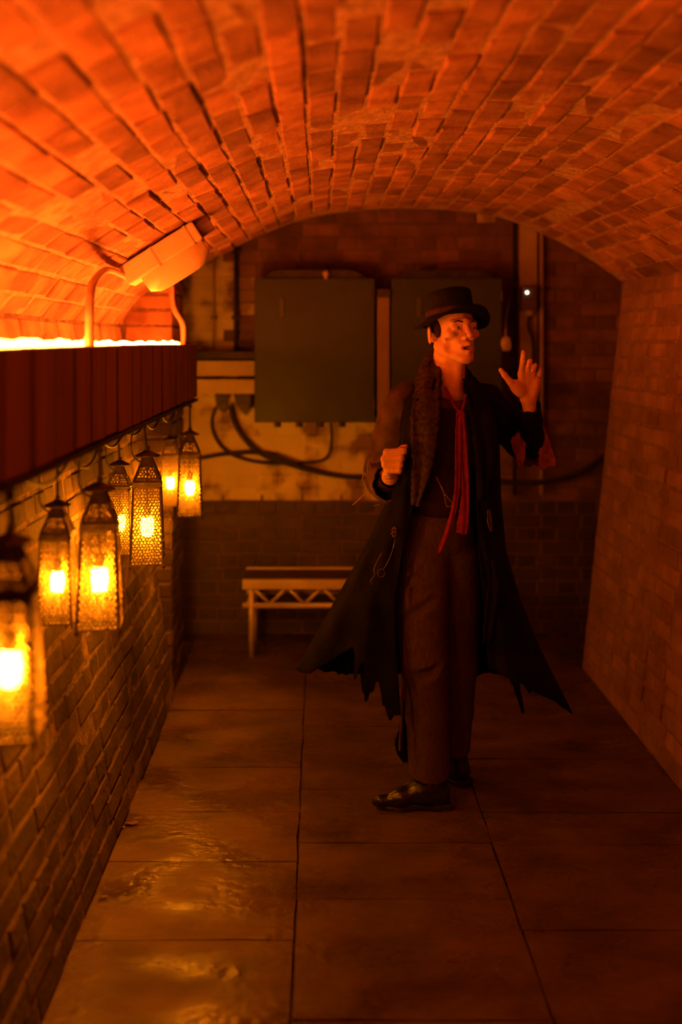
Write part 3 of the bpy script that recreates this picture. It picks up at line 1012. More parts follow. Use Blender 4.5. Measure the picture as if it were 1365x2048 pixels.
# right-hand group: board, pipes, detector with lamp
def wall_pipe(px, py0, py1, r, m, label, d=5.655):
    a = P(px, py0, d); b = P(px, py1, d)
    rt = root('wall_pipe', label, 'pipe', tuple(b))
    g = G(); g.tube([a, b], r, 10); g.build('pipe', m, rt, smooth=True)
    n = 2
    for k in range(n):
        z = b[2] + (a[2] - b[2]) * (k + 0.5) / n
        g = G(); g.box((a[0] - r * 1.9, d - r * 0.6, z - 0.01), (a[0] + r * 1.9, Y_BACK - 0.004, z + 0.01)); g.build('clip', M['black_metal'], rt)
    return rt


wall_pipe(1030, 430, 990, 0.010, M['cable'], 'thin black pipe on the end wall beside the pale wiring board')
wall_pipe(1084, 440, 990, 0.013, M['pvc'], 'pale pipe on the end wall nearest the plain side wall')
a = P(1039, 880, 5.67); b = P(1074, 420, 5.67)
g = G(); g.box((a[0], 5.65, a[2]), (b[0], 5.69, b[2]), bev=0.004)
tag(g.build('wiring_board', M['pvc'], loc=(float(a[0]), 5.67, float(a[2]))), 'narrow pale vertical board carrying a small lit alarm box', 'board')
al = root('alarm_box', 'small dark alarm box with one bright indicator light', 'alarm', tuple(P(1057, 620, 5.62)))
a = P(1042, 622, 5.62); b = P(1073, 572, 5.62)
g = G(); g.box((a[0], 5.58, a[2]), (b[0], 5.648, b[2]), bev=0.008); g.build('case', mat('case_brown', (0.12, 0.07, 0.045), (0.09, 0.05, 0.03), 9, 0.5), al)
g = G(); g.ball(P(1055, 585, 5.575), 0.0065, 10); g.build('indicator_light', M['led'], al, smooth=True)
g = G(); g.lathe([(0.03, 0.0), (0.032, -0.02), (0.02, -0.03), (0.0001, -0.03)], c=tuple(P(1058, 622, 5.61)), n=14); g.build('sounder', M['pvc'], al, smooth=True)
g = G(); g.tube(curve_pts([P(1062, 628, 5.61), P(1057, 650, 5.6), P(1066, 680, 5.61), P(1067, 720, 5.62), P(1060, 800, 5.62)], 30), 0.010, 8)
tag(g.build('loose_cable', M['cable'], smooth=True), 'black cable drooping from the small alarm box', 'cable')
# crumpled pale tag
g = G(); c = P(1012, 688, 5.4)
bm = bmesh.new(); bmesh.ops.create_icosphere(bm, subdivisions=2, radius=1)
rr = random.Random(4)
for v_ in bm.verts:
    k = 1 + rr.uniform(-.25, .25)
    v_.co = Vector((v_.co.x * .026 * k + c[0], v_.co.y * .012 * k + c[1], v_.co.z * .04 * k + c[2]))
g.raw([v_.co for v_ in bm.verts], [tuple(q.index for q in f_.verts) for f_ in bm.faces]); bm.free()
g.tube([P(1012, 675, 5.4), P(1012, 640, 5.5), P(1020, 600, 5.66)], 0.004, 6)
tag(g.build('crumpled_tag', M['pvc'], loc=tuple(c)), 'crumpled pale tag hanging beside the cabinet behind the man', 'tag')

# left-hand group
wall_pipe(472, 440, 700, 0.012, M['cable'], 'black vertical conduit on the whitewashed brick beside the visible cabinet')
wall_pipe(428, 440, 700, 0.008, M['pvc'], 'thin pale conduit on the whitewashed brick nearest the pier', d=5.67)
d = 5.6
for i, (y0, y1, lb) in enumerate(((722, 752, 'upper cream horizontal trunking running into the visible cabinet'),
                                  (759, 788, 'lower cream horizontal trunking running into the visible cabinet'))):
    a = P(330, y1, d); b = P(512, y0, d)
    rt = root('cable_trunking', lb, 'trunking', (a[0], d, a[2]))
    g = G(); g.box((a[0], d, a[2]), (b[0], 5.69, b[2] - 0.004), bev=0.004); g.build('channel', M['cream'], rt)
    g = G(); g.box((a[0], d - 0.006, b[2] - 0.012), (b[0], d + 0.01, b[2])); g.build('lid', M['cream'], rt)
a = P(330, 722, d); b = P(512, 703, d)
rt = root('cable_tray', 'black cable tray on top of the cream trunking', 'cable tray', (a[0], d, a[2]))
g = G(); g.box((a[0], d - 0.02, a[2] + 0.002), (b[0], 5.69, a[2] + 0.012)); g.box((a[0], d - 0.02, a[2] + 0.002), (b[0], d - 0.015, b[2])); g.build('tray', M['black_metal'], rt)
for k in range(3):
    q = [(a[0] + (b[0] - a[0]) * t, d + 0.02 + 0.015 * k, a[2] + 0.03 + 0.02 * math.sin(5 * t + k * 2)) for t in np.linspace(0, 1, 12)]
    g = G(); g.tube(q, 0.011, 8); g.build('cable', M['cable'], rt, smooth=True)
for i, (x0, x1, y0, y1, lb) in enumerate(((430, 458, 789, 826, 'black cable clamp under the cream trunking, nearer the pier'),
                                          (468, 502, 789, 830, 'black cable clamp under the cream trunking, beside the cabinet'))):
    a = P(x0, y1, d); b = P(x1, y0, d)
    rt = root('cable_clamp', lb, 'clamp', tuple(P((x0 + x1) / 2, y1, d)))
    c = (a + b) / 2; h = (b - a) / 2
    g = G()
    V = []
    for yv in (5.585, 5.68):
        V += [(c[0] - abs(h[0]), yv, b[2]), (c[0] + abs(h[0]), yv, b[2]), (c[0] + abs(h[0]) * (0.7 if i == 0 else 1.0), yv, c[2]),
              (c[0] + abs(h[0]) * 0.5, yv, a[2]), (c[0] - abs(h[0]) * (0.2 if i == 0 else -0.1), yv, a[2] + 0.01), (c[0] - abs(h[0]) * 0.75, yv, c[2])]
    g.raw(V, [tuple(range(6)), tuple(range(11, 5, -1))] + [(k, 6 + k, 6 + (k + 1) % 6, (k + 1) % 6) for k in range(6)])
    g.build('jaw', M['black_metal'], rt)
    g = G(); g.tube([(c[0], 5.57, c[2]), (c[0], 5.59, c[2])], 0.012, 6); g.build('bolt', M['black_metal'], rt)
D = 5.645
g = G(); g.tube(curve_pts([P(432, 815, D), P(424, 840, D), P(428, 868, D), P(444, 894, D), P(470, 912, D), P(520, 925, D), P(590, 927, D), P(640, 922, D),
                           P(660, 905, D), P(664, 870, D), P(662, 846, D)], 70), 0.0085, 8)
tag(g.build('wall_cable', M['cable'], smooth=True), 'thin black cable looping from the pier-side clamp up to the visible cabinet', 'cable')
g = G(); g.tube(curve_pts([P(462, 812, D), P(467, 838, D), P(485, 872, D), P(515, 903, D), P(560, 922, D), P(620, 940, D), P(680, 952, D), P(740, 954, D), P(820, 948, D),
                           P(900, 950, D), P(980, 962, D), P(1060, 966, D), P(1120, 958, D), P(1170, 940, D), P(1216, 908, D), P(1260, 880, D)], 110), 0.0145, 10)
tag(g.build('wall_cable', M['cable'], smooth=True), 'thick black cable sagging across the end wall behind the man', 'cable')
g = G(); g.tube(curve_pts([P(360, 925, D - .03), P(400, 917, D - .03), P(450, 909, D - .03), P(505, 906, D - .03), P(550, 912, D - .03), P(600, 930, D - .03)], 40), 0.010, 8)
tag(g.build('wall_cable', M['cable'], smooth=True), 'short black cable crossing from behind the lanterns onto the whitewash', 'cable')

# ------------------------------------------------------------------ bench: aluminium truss seat against the end wall
yf, yb = 5.27, 5.56
x0 = P(485, 0, yf)[0]; x1 = x0 + 1.22
zt = P(0, 1160, yf)[2]; zt2 = P(0, 1178, yf)[2]; zl = P(0, 1206, yf)[2]; zl2 = P(0, 1218, yf)[2]
be = root('truss_bench', 'low pale metal truss bench standing against the end wall', 'bench', ((x0 + x1) / 2, yf, 0))
for yv in (yf, yb):
    g = G(); g.box((x0, yv - 0.012, zt2), (x1, yv + 0.03, zt), bev=0.004); g.build('top_rail', M['alu'], be)
    g = G(); g.tube([(x0, yv + .008, (zl + zl2) / 2), (x1, yv + .008, (zl + zl2) / 2)], 0.015, 10); g.build('lower_rail', M['alu'], be, smooth=True)
    n = 12
    xs = np.linspace(x0 + 0.06, x1 - 0.06, n + 1)
    for k in range(n):
        za, zb_ = (zt2, zl) if k % 2 == 0 else (zl, zt2)
        g = G(); g.tube([(xs[k], yv + .008, za), (xs[k] + (xs[k + 1] - xs[k]) * .85, yv + .008, zb_)], 0.0095, 8); g.build('brace', M['alu'], be, smooth=True)
    for x in (x0 + 0.047, x1 - 0.047):
        g = G(); g.tube([(x, yv + .008, 0.0), (x, yv + .008, zt2 + 0.004)], 0.0145, 12); g.build('leg', M['alu'], be, smooth=True)
g = G(); g.box((x0 + 0.004, yf + 0.031, zt2 + 0.012), (x1 - 0.004, yb - 0.013, zt - 0.006)); g.build('seat_board', M['back_dark'], be)
for x in (x0 + 0.03, x1 - 0.03):
    g = G(); g.tube([(x, yf, (zl + zl2) / 2), (x, yb, (zl + zl2) / 2)], 0.012, 8); g.build('end_tie', M['alu'], be, smooth=True)

# ------------------------------------------------------------------ small litter on the floor
def leaf(px, py, s, label, seed):
    d = EYE * F / (py - CY)
    x = (px - CX) * d / F
    r = random.Random(seed)
    n = 10
    V = []
    for z in (0.0, 0.0025):
        for k in range(n):
            a = 2 * math.pi * k / n
            rr = s * (0.55 + 0.45 * abs(math.cos(a))) * (1 + r.uniform(-.25, .25))
            V.append((x + rr * math.cos(a), d + rr * 0.7 * math.sin(a), 0.003 + z + 0.012 * s / 0.02 * (math.sin(a * 2) * 0.5 + 0.5) * 0.5))
    g = G(); g.raw(V, [tuple(range(n, 2 * n)), tuple(range(n - 1, -1, -1))] + [(k, (k + 1) % n, n + (k + 1) % n, n + k) for k in range(n)])
    tag(g.build('dry_leaf', M['leaf'], loc=(float(x), float(d), 0.0)), label, 'leaf', 'scraps on the slab floor')


leaf(262, 1650, 0.022, 'curled brown leaf at the foot of the lantern wall', 1)
leaf(245, 1657, 0.009, 'tiny pale scrap beside the curled brown leaf', 2)
leaf(378, 1480, 0.008, 'small dark crumb on the far slab near the pier', 3)
leaf(207, 1797, 0.014, 'flat brown scrap on the near slab by the lantern wall', 4)
leaf(1320, 1522, 0.014, 'pale chip at the foot of the plain brick wall', 5)

# ------------------------------------------------------------------ signed-distance modelling for the figure
class Field:
    def __init__(s):
        s.ops = []

    def cap(s, a, b, r1, r2=None, k=0.012, op='u'):
        a = np.array(a, float); b = np.array(b, float); r2 = r1 if r2 is None else r2
        m = max(r1, r2)
        s.ops.append((op, k, np.minimum(a, b) - m, np.maximum(a, b) + m, ('c', a, b, r1, r2)))
        return s

    def chain(s, pts, rs, k=0.012, op='u'):
        for i in range(len(pts) - 1):
            s.cap(pts[i], pts[i + 1], rs[i], rs[i + 1], k, op)
        return s

    def ell(s, c, r, R=None, k=0.012, op='u'):
        c = np.array(c, float); r = np.array(r, float)
        R = np.eye(3) if R is None else np.array(R, float)   # columns: local axes in world
        e = np.abs(R) @ r
        s.ops.append((op, k, c - e, c + e, ('e', c, r, R)))
        return s

    def half(s, p, n, k=0.003):
        """Cut away everything on the side n points to."""
        s.ops.append(('h', k, None, None, (np.array(p, float), np.array(n, float) / np.linalg.norm(n))))
        return s

    @staticmethod
    def prim(q, X):
        if q[0] == 'c':
            _, a, b, r1, r2 = q
            ab = b - a
            t = np.clip(((X - a) @ ab) / max(ab @ ab, 1e-12), 0, 1)
            return np.linalg.norm(X - a - t[..., None] * ab, axis=-1) - (r1 + (r2 - r1) * t)
        _, c, r, R = q
        L = (X - c) @ R
        k0 = np.linalg.norm(L / r, axis=-1); k1 = np.linalg.norm(L / (r * r), axis=-1)
        return k0 * (k0 - 1.0) / np.maximum(k1, 1e-9)

    def eval_blocks(s, X, margin):
        """X: (B, n, 3) points in blocks; returns (B, n)."""
        D = np.full(X.shape[:2], 0.2)
        lo = X.min(1); hi = X.max(1)
        for op, k, bl_, bh, q in s.ops:
            if op == 'h':
                p, n = q
                D = np.maximum(D, (X - p) @ n)
                continue
            mk = np.all(hi > bl_ - margin - k, 1) & np.all(lo < bh + margin + k, 1)
            if not mk.any():
                continue
            d2 = Field.prim(q, X[mk]); d1 = D[mk]
            if op == 'u':
                h = np.clip(0.5 + 0.5 * (d2 - d1) / k, 0, 1)
                D[mk] = d2 * (1 - h) + d1 * h - k * h * (1 - h)
            else:   # subtract
                h = np.clip(0.5 - 0.5 * (d1 + d2) / k, 0, 1)
                D[mk] = d1 * (1 - h) - d2 * h + k * h * (1 - h)
        return D

    def mesh(s, h):
        bl_ = np.min([o[2] for o in s.ops if o[0] == 'u'], 0) - 0.03
        bh = np.max([o[3] for o in s.ops if o[0] == 'u'], 0) + 0.03
        hc = 4 * h
        n = np.ceil((bh - bl_) / hc).astype(int) + 1
        ii = np.stack(np.meshgrid(*[np.arange(v) for v in n], indexing='ij'), -1).reshape(-1, 3)
        off8 = np.array([(a, b, c) for a in (0, 1) for b in (0, 1) for c in (0, 1)]) * hc
        ctr = bl_ + (ii + 0.5) * hc
        keep = []
        for st in range(0, len(ii), 400000):
            d = s.eval_blocks(ctr[st:st + 400000, None, :], hc * 1.6)[:, 0]
            keep.append(np.abs(d) < hc * 1.35)
        blk = ii[np.concatenate(keep)]
        loc = np.stack(np.meshgrid(*[np.arange(5)] * 3, indexing='ij'), -1).reshape(-1, 3)
        vals = []
        for st in range(0, len(blk), 6000):
            X = bl_ + (blk[st:st + 6000, None, :] * 4 + loc[None]) * h
            vals.append(s.eval_blocks(X, 3 * h))
        Vv = np.concatenate(vals).reshape(-1, 5, 5, 5)
        S = Vv < 0
        c8 = [S[:, a:a + 4, b:b + 4, c:c + 4] for a in (0, 1) for b in (0, 1) for c in (0, 1)]
        tot = np.sum(c8, 0)
        act = (tot > 0) & (tot < 8)
        bi, x, y, z = np.nonzero(act)
        cell = blk[bi] * 4 + np.stack([x, y, z], 1)
        corner = np.array([(a, b, c) for a in (0, 1) for b in (0, 1) for c in (0, 1)])
        cv = np.stack([Vv[bi, x + a, y + b, z + c] for a, b, c in corner], 1)
        acc = np.zeros((len(bi), 3)); cnt = np.zeros(len(bi))
        for i in range(8):
            for j in range(i + 1, 8):
                if np.abs(corner[i] - corner[j]).sum() == 1:
                    a, b = cv[:, i], cv[:, j]
                    m = (a < 0) != (b < 0)
                    t = np.where(m, a / np.where(m, a - b, 1), 0)
                    p = corner[i] + t[:, None] * (corner[j] - corner[i])
                    acc += np.where(m[:, None], p, 0); cnt += m
        pos = bl_ + (cell + acc / cnt[:, None]) * h
        N1, N2 = n[1] * 4 + 8, n[2] * 4 + 8
        code = (cell[:, 0] * N1 + cell[:, 1]) * N2 + cell[:, 2]
        order = np.argsort(code); cs = code[order]
        quads = []
        for ax in range(3):
            nb = [0, 0, 0]; nb[ax] = 1
            ci = {(1, 0, 0): 4, (0, 1, 0): 2, (0, 0, 1): 1}[tuple(nb)]
            a, b = cv[:, 0] < 0, cv[:, ci] < 0
            m = np.nonzero(a != b)[0]
            u, w = [(1, 2), (2, 0), (0, 1)][ax]
            eu = np.zeros(3, int); eu[u] = 1; ew = np.zeros(3, int); ew[w] = 1
            idx = [m]
            ok = np.ones(len(m), bool)
            for o in (-eu, -eu - ew, -ew):
                c = cell[m] + o
                k = (c[:, 0] * N1 + c[:, 1]) * N2 + c[:, 2]
                p = np.clip(np.searchsorted(cs, k), 0, len(cs) - 1)
                ok &= cs[p] == k
                idx.append(order[p])
            q = np.stack(idx, 1)[ok]
            fl = ~(a[m][ok])
            q[fl] = q[fl][:, ::-1]
            quads.append(q)
        return pos, np.concatenate(quads)

    def build(s, name, m, parent, h=0.004, relax=0):
        v, q = s.mesh(h)
        off = np.array(origin(parent))
        me = bpy.data.meshes.new(name)
        me.vertices.add(len(v)); me.vertices.foreach_set('co', (v - off).ravel())
        me.loops.add(q.size); me.loops.foreach_set('vertex_index', q.ravel().astype(np.int32))
        me.polygons.add(len(q)); me.polygons.foreach_set('loop_start', np.arange(0, q.size, 4, dtype=np.int32))
        me.polygons.foreach_set('loop_total', np.full(len(q), 4, dtype=np.int32))
        me.update(calc_edges=True); me.validate()
        me.polygons.foreach_set('use_smooth', [True] * len(me.polygons))
        me.materials.append(m)
        o = bpy.data.objects.new(name, me)
        return link(o, parent)


# ------------------------------------------------------------------ the man
YM = 3.60
man = root('person', 'man in a battered top hat, long ragged coat and red neckcloth, one hand raised', 'person', (0.42, YM, 0.0))

# head frame: turned to the picture's right, chin lifted
yaw, pitch, roll = math.radians(23), math.radians(8), math.radians(-2)
f0 = np.array([math.sin(yaw), -math.cos(yaw), 0])          # facing direction, level
fwd = f0 * math.cos(pitch) + np.array([0, 0, math.sin(pitch)])
lft = np.cross(np.array([0, 0, 1.0]), f0)                   # his left (picture right, away)
up = np.cross(fwd, lft)
HR3 = np.stack([lft, fwd, up], 1)
HO = P(906, 664, 3.62)
HS = 1.04


def H(x, y, z):
    return HO + HR3 @ (np.array([x, y, z]) * HS)


GRIME = [(H(-0.040, 0.078, -0.018), 0.016), (H(-0.036, 0.085, 0.040), 0.010), (H(0.010, 0.085, 0.045), 0.014),
         (H(-0.055, 0.05, -0.03), 0.012), (H(0.0, 0.105, -0.012), 0.006)]
M['skin'] = skin_material()

B = Field()
# head
B.ell(H(0, -0.012, 0.038), (0.077, 0.098, 0.083), HR3)
B.ell(H(0, 0.030, -0.030), (0.061, 0.064, 0.082), HR3, 0.02)
for s in (-1, 1):
    B.cap(H(s * 0.056, 0.002, -0.050), H(s * 0.014, 0.070, -0.100), 0.022, 0.017, 0.02)
    B.ell(H(s * 0.044, 0.062, -0.018), (0.022, 0.020, 0.018), HR3, 0.015)
B.ell(H(0, 0.078, -0.104), (0.020, 0.016, 0.016), HR3, 0.012)
B.cap(H(-0.040, 0.076, 0.019), H(0, 0.089, 0.022), 0.012, 0.012, 0.010)
B.cap(H(0.040, 0.076, 0.019), H(0, 0.089, 0.022), 0.012, 0.012, 0.010)
for s in (-1, 1):
    B.ell(H(s * 0.050, 0.060, -0.060), (0.016, 0.018, 0.022), HR3, 0.02, 's')
for s in (-1, 1):
    B.ell(H(s * 0.031, 0.097, 0.002), (0.019, 0.015, 0.013), HR3, 0.010, 's')
B.cap(H(0, 0.088, 0.014), H(0, 0.110, -0.025), 0.0090, 0.0102, 0.007)
B.ell(H(0, 0.112, -0.030), (0.0110, 0.0105, 0.0095), HR3, 0.006)
for s in (-1, 1):
    B.ell(H(s * 0.0140, 0.101, -0.035), (0.0085, 0.012, 0.0085), HR3, 0.005)
    B.ell(H(s * 0.031, 0.077, 0.001), (0.0150, 0.0125, 0.0125), HR3, 0.004)
# lids and bags
for s in (-1, 1):
    B.cap(H(s * 0.018, 0.087, 0.008), H(s * 0.046, 0.078, 0.006), 0.0040, 0.0038, 0.004)
    B.cap(H(s * 0.020, 0.086, -0.008), H(s * 0.044, 0.079, -0.007), 0.0040, 0.0038, 0.005)
# mouth, speaking
B.cap(H(-0.022, 0.084, -0.060), H(0, 0.096, -0.056), 0.006, 0.008, 0.008)
B.cap(H(0.022, 0.084, -0.060), H(0, 0.096, -0.056), 0.006, 0.008, 0.008)
B.cap(H(-0.019, 0.083, -0.077), H(0, 0.092, -0.081), 0.006, 0.0085, 0.008)
B.cap(H(0.019, 0.083, -0.077), H(0, 0.092, -0.081), 0.006, 0.0085, 0.008)
B.ell(H(0.003, 0.090, -0.069), (0.0160, 0.040, 0.0078), HR3, 0.003, 's')
for s in (-1, 1):
    B.cap(H(s * 0.021, 0.098, -0.036), H(s * 0.034, 0.083, -0.066), 0.0035, 0.003, 0.008, 's')
for q in (0.048, 0.056):
    B.cap(H(-0.03, 0.090, q), H(0.03, 0.090, q), 0.003, 0.003, 0.006, 's')
# ears
for s in (-1, 1):
    er = HR3 @ np.array(Matrix.Rotation(s * math.radians(-24), 3, 'Z')) @ np.array(Matrix.Rotation(math.radians(-12), 3, 'X'))
    B.ell(H(s * 0.082, -0.018, -0.008), (0.0075, 0.020, 0.033), er, 0.006)
    B.ell(H(s * 0.089, -0.014, -0.006), (0.0060, 0.010, 0.018), er, 0.004, 's')
    B.cap(H(s * 0.076, -0.006, -0.008), H(s * 0.077, -0.006, -0.03), 0.006, 0.006, 0.006)
# neck, torso, limbs
nb = P(893, 778, 3.63)
B.cap(H(0, -0.022, -0.055), nb, 0.058, 0.060, 0.03)
B.cap(H(-0.035, 0.0, -0.075), P(906, 790, 3.57), 0.012, 0.010, 0.012)      # neck tendon
B.cap(H(0.0, 0.03, -0.105), P(912, 785, 3.565), 0.016, 0.012, 0.02)
Rsh, Lsh = P(812, 812, 3.63), P(966, 812, 3.65)
B.cap(nb, Rsh, 0.062, 0.05, 0.04); B.cap(nb, Lsh, 0.062, 0.05, 0.04)
B.ell(P(888, 872, 3.62), (0.138, 0.092, 0.175), None, 0.04)
B.ell(P(880, 1000, 3.61), (0.118, 0.085, 0.13), None, 0.04)
B.ell(P(874, 1075, 3.62), (0.125, 0.090, 0.085), None, 0.04)
Rkn, Ran = P(850, 1322, 3.56), P(866, 1560, 3.60)
Lkn, Lan = P(910, 1330, 3.69), np.array([0.511, 3.795, 0.09])
B.chain([P(845, 1100, 3.60), Rkn, Ran], [0.072, 0.05, 0.030], 0.03)
B.chain([P(902, 1100, 3.65), Lkn, Lan], [0.072, 0.05, 0.025], 0.03)
B.cap(Ran, P(790, 1598, 3.59) + [0, 0, 0.01], 0.03, 0.02); B.cap(Lan, Lan + [-0.06, 0.07, -0.05], 0.028, 0.018)
# his right arm (picture left): elbow back, fist at the chest edge
Rel, Rwr = P(766, 945, 3.70), P(781, 955, 3.495)
B.chain([Rsh, Rel, Rwr], [0.048, 0.040, 0.027], 0.015)
# his left arm (picture right): forearm raised
Lel, Lwr = P(1062, 898, 3.71), P(1060, 815, 3.535)
B.chain([Lsh, Lel, Lwr], [0.048, 0.034, 0.022], 0.012)
# raised open hand, palm to the camera
hd = 3.515
mc = [P(1043, 748, hd), P(1055, 745, hd + .004), P(1066, 749, hd + .008), P(1076, 760, hd + .012)]
wr = [P(1049, 797, hd + .010), P(1055, 803, hd + .013), P(1061, 803, hd + .016), P(1066, 797, hd + .018)]
for a, b in zip(wr, mc):
    B.cap(a, b, 0.0145, 0.0130, 0.014)
B.cap(P(1060, 822, 3.55), P(1057, 800, hd + .012), 0.022, 0.021, 0.012)
B.ell(P(1035, 776, hd - .006), (0.022, 0.015, 0.034), np.array(Matrix.Rotation(math.radians(-35), 3, 'Y')), 0.012)
B.ell(P(1070, 778, hd + .004), (0.014, 0.013, 0.032), np.array(Matrix.Rotation(math.radians(12), 3, 'Y')), 0.012)
B.chain([P(1040, 786, hd), P(1021, 764, hd - .012), P(1010, 750, hd - .016), P(1002, 740, hd - .018)], [0.015, 0.0115, 0.0098, 0.0075], 0.006)
B.chain([mc[0], P(1046, 722, hd - .010), P(1047, 710, hd - .012), P(1047.5, 703, hd - .012)], [0.0105, 0.0092, 0.0078, 0.0062], 0.005)
B.chain([mc[1], P(1060, 724, hd - .018), P(1061, 722, hd - .036), P(1057, 733, hd - .047)], [0.0105, 0.0092, 0.0082, 0.0070], 0.004)
B.chain([mc[2], P(1070, 732, hd - .016), P(1071, 731, hd - .034), P(1066, 742, hd - .044)], [0.0100, 0.0088, 0.0078, 0.0066], 0.004)
B.chain([mc[3], P(1079.5, 746, hd + .006), P(1081, 740, hd + .004), P(1080.5, 735, hd + .002)], [0.0090, 0.0078, 0.0070, 0.0058], 0.004)
# closed fist, knuckles towards the lantern side
rows_ = [904.5, 918, 930.5, 942]
fd = 3.455
for i, yv in enumerate(rows_):
    xk = [774, 769, 771, 777][i]; xt = [808, 803, 801, 799][i]
    rr = [0.0118, 0.0122, 0.0116, 0.0102][i]
    k0 = P(xk, yv, fd); k1 = P(xt, yv - 3 + i * 0.6, fd - .018); k2 = P(xt + 1, yv + 1, fd + .012); k3 = P(xk + 14, yv + 1, fd + .020)
    B.cap(P(783 + i, 952, 3.50), k0, 0.017, 0.0125, 0.010)
    B.chain([k0, k1, k2, k3], [rr, rr * 0.95, rr * 0.88, rr * 0.8], 0.004)
B.chain([P(786, 940, 3.485), P(794, 905, 3.49), P(806, 896, 3.47), P(812, 893, 3.455)], [0.016, 0.012, 0.0105, 0.0085], 0.006)
body = B.build('body', M['skin'], man, 0.0026)
body['label'] = 'weathered grimy face, neck and hands'

# eyes
for s in (-1, 1):
    c = H(s * 0.031, 0.0795, 0.0005)
    g = G(); g.ball(c, 0.0115, 12); ey = g.build('eye', M['eye_white'], body, smooth=True)
    g = G(); g.ball(c + fwd * 0.0072 + lft * 0.0012, (0.0052, 0.0052, 0.0052), 10); g.build('iris', M['dark_eye'], ey, smooth=True)
for s in (-1, 1):
    g = G(); g.tube([H(s * 0.014, 0.0965, 0.019), H(s * 0.03, 0.094, 0.0245), H(s * 0.048, 0.082, 0.020)], [0.002, 0.0032, 0.0018], 6, flat=1.0)
    g.build('eyebrow', M['hair'], body, smooth=True)

# hair round the back and temples
Fh = Field()
Fh.ell(H(0, -0.024, 0.040), (0.079, 0.092, 0.083), HR3)
for s in (-1, 1):
    Fh.ell(H(s * 0.067, 0.010, 0.010), (0.0085, 0.020, 0.034), HR3, 0.010)
Fh.ell(H(0, -0.085, -0.02), (0.055, 0.022, 0.04), HR3, 0.02)
Fh.build('hair', M['hair'], man, 0.0035)

# hat: squat topper, brim dipping front and back
def hat():
    brim = G(); n = 48
    cen = H(0, -0.006, 0.052)
    tl = HR3 @ np.array(Matrix.Rotation(math.radians(2), 3, 'X'))
    ringsv = []
    profile = [(0.97, -0.002), (1.12, -0.003), (1.35, 0.0), (1.52, 0.004), (1.60, 0.010), (1.585, 0.014), (1.50, 0.009), (1.33, 0.005), (1.1, 0.004), (1.0, 0.006)]
    V = []
    for (q, dz) in profile:
        for k in range(n):
            t = 2 * math.pi * k / n
            x = 0.084 * q * math.cos(t) * (0.98 if q > 1.2 else 1); y = 0.100 * q * math.sin(t)
            e = max(0, q - 1.0)
            z = dz - e * 0.085 * abs(math.cos(t)) ** 2.4 - e * (0.03 if math.sin(t) < 0 else -0.006) * math.sin(t) ** 2
            V.append(cen + tl @ np.array([x, y, z]))
    m_ = len(profile)
    Fc = [(i * n + k, i * n + (k + 1) % n, (i + 1) * n + (k + 1) % n, (i + 1) * n + k) for i in range(m_ - 1) for k in range(n)]
    brim.raw(V, Fc)
    ht = root_part('hat', man)
    b = brim.build('brim', M['hat'], ht, smooth=True)
    cr = G()
    V = []
    profile = [(1.0, -0.004), (0.985, 0.02), (0.955, 0.045), (0.945, 0.078), (0.935, 0.092), (0.89, 0.099), (0.6, 0.098), (0.3, 0.096), (0.001, 0.095)]
    rr = random.Random(2)
    for i, (q, dz) in enumerate(profile):
        for k in range(n):
            t = 2 * math.pi * k / n
            dent = 1 - 0.03 * math.exp(-((t - 4.4) / 0.5) ** 2) * min(1, dz / 0.05) + 0.008 * math.sin(3 * t + 1)
            z = dz - (0.010 * math.exp(-((t - 2.6) / 0.9) ** 2) + 0.004 * math.sin(t * 2)) * (1 if dz > 0.06 else 0)
            V.append(cen + tl @ np.array([0.083 * q * dent * math.cos(t), 0.098 * q * dent * math.sin(t), z]))
    m_ = len(profile)
    Fc = [(i * n + k, i * n + (k + 1) % n, (i + 1) * n + (k + 1) % n, (i + 1) * n + k) for i in range(m_ - 1) for k in range(n)]
    cr.raw(V, Fc)
    cr.build('crown', M['hat'], ht, smooth=True)
    bd = G(); V = []
    for (q, dz) in ((1.0, 0.004), (1.02, 0.004), (1.02, 0.026), (0.99, 0.026)):
        for k in range(n):
            t = 2 * math.pi * k / n
            V.append(cen + tl @ np.array([0.084 * q * math.cos(t), 0.099 * q * math.sin(t), dz]))
    Fc = [(i * n + k, i * n + (k + 1) % n, (i + 1) * n + (k + 1) % n, (i + 1) * n + k) for i in range(3) for k in range(n)]
    bd.raw(V, Fc); bd.build('hat_band', M['vest'], ht, smooth=True)


def root_part(name, parent):
    o = bpy.data.objects.new(name, None)
    return link(o, parent)


hat()

# shirt and waistcoat
S = Field()
S.ell(P(889, 872, 3.618), (0.150, 0.100, 0.185), None, 0.03)
S.cap(nb + [0, 0, -0.03], Rsh + [0.02, 0, -0.02], 0.062, 0.055, 0.03); S.cap(nb + [0, 0, -0.03], Lsh + [-0.02, 0, -0.02], 0.062, 0.055, 0.03)
S.half(P(893, 772, 3.6), (0.15, -0.35, 1.0))
S.half(P(893, 1010, 3.6), (0, 0, -1.0))
S.build('shirt', M['shirt'], man, 0.005)
Wc = Field()
Wc.ell(P(889, 880, 3.616), (0.158, 0.110, 0.175), None, 0.03)
Wc.ell(P(881, 985, 3.606), (0.142, 0.104, 0.13), None, 0.04)
Wc.cap(P(914, 770, 3.47), P(918, 858, 3.48), 0.058, 0.012, 0.01, 's')
Wc.half(P(880, 1040, 3.6), (-0.12, 0, -1.0))
Wc.build('waistcoat', M['vest'], man, 0.005)
for k in range(4):
    c = P(930 - k * 2, 905 + k * 32, 3.49)
    g = G(); g.ball(c, (0.007, 0.004, 0.007), 8); g.build('button', M['black_metal'], man, smooth=True)

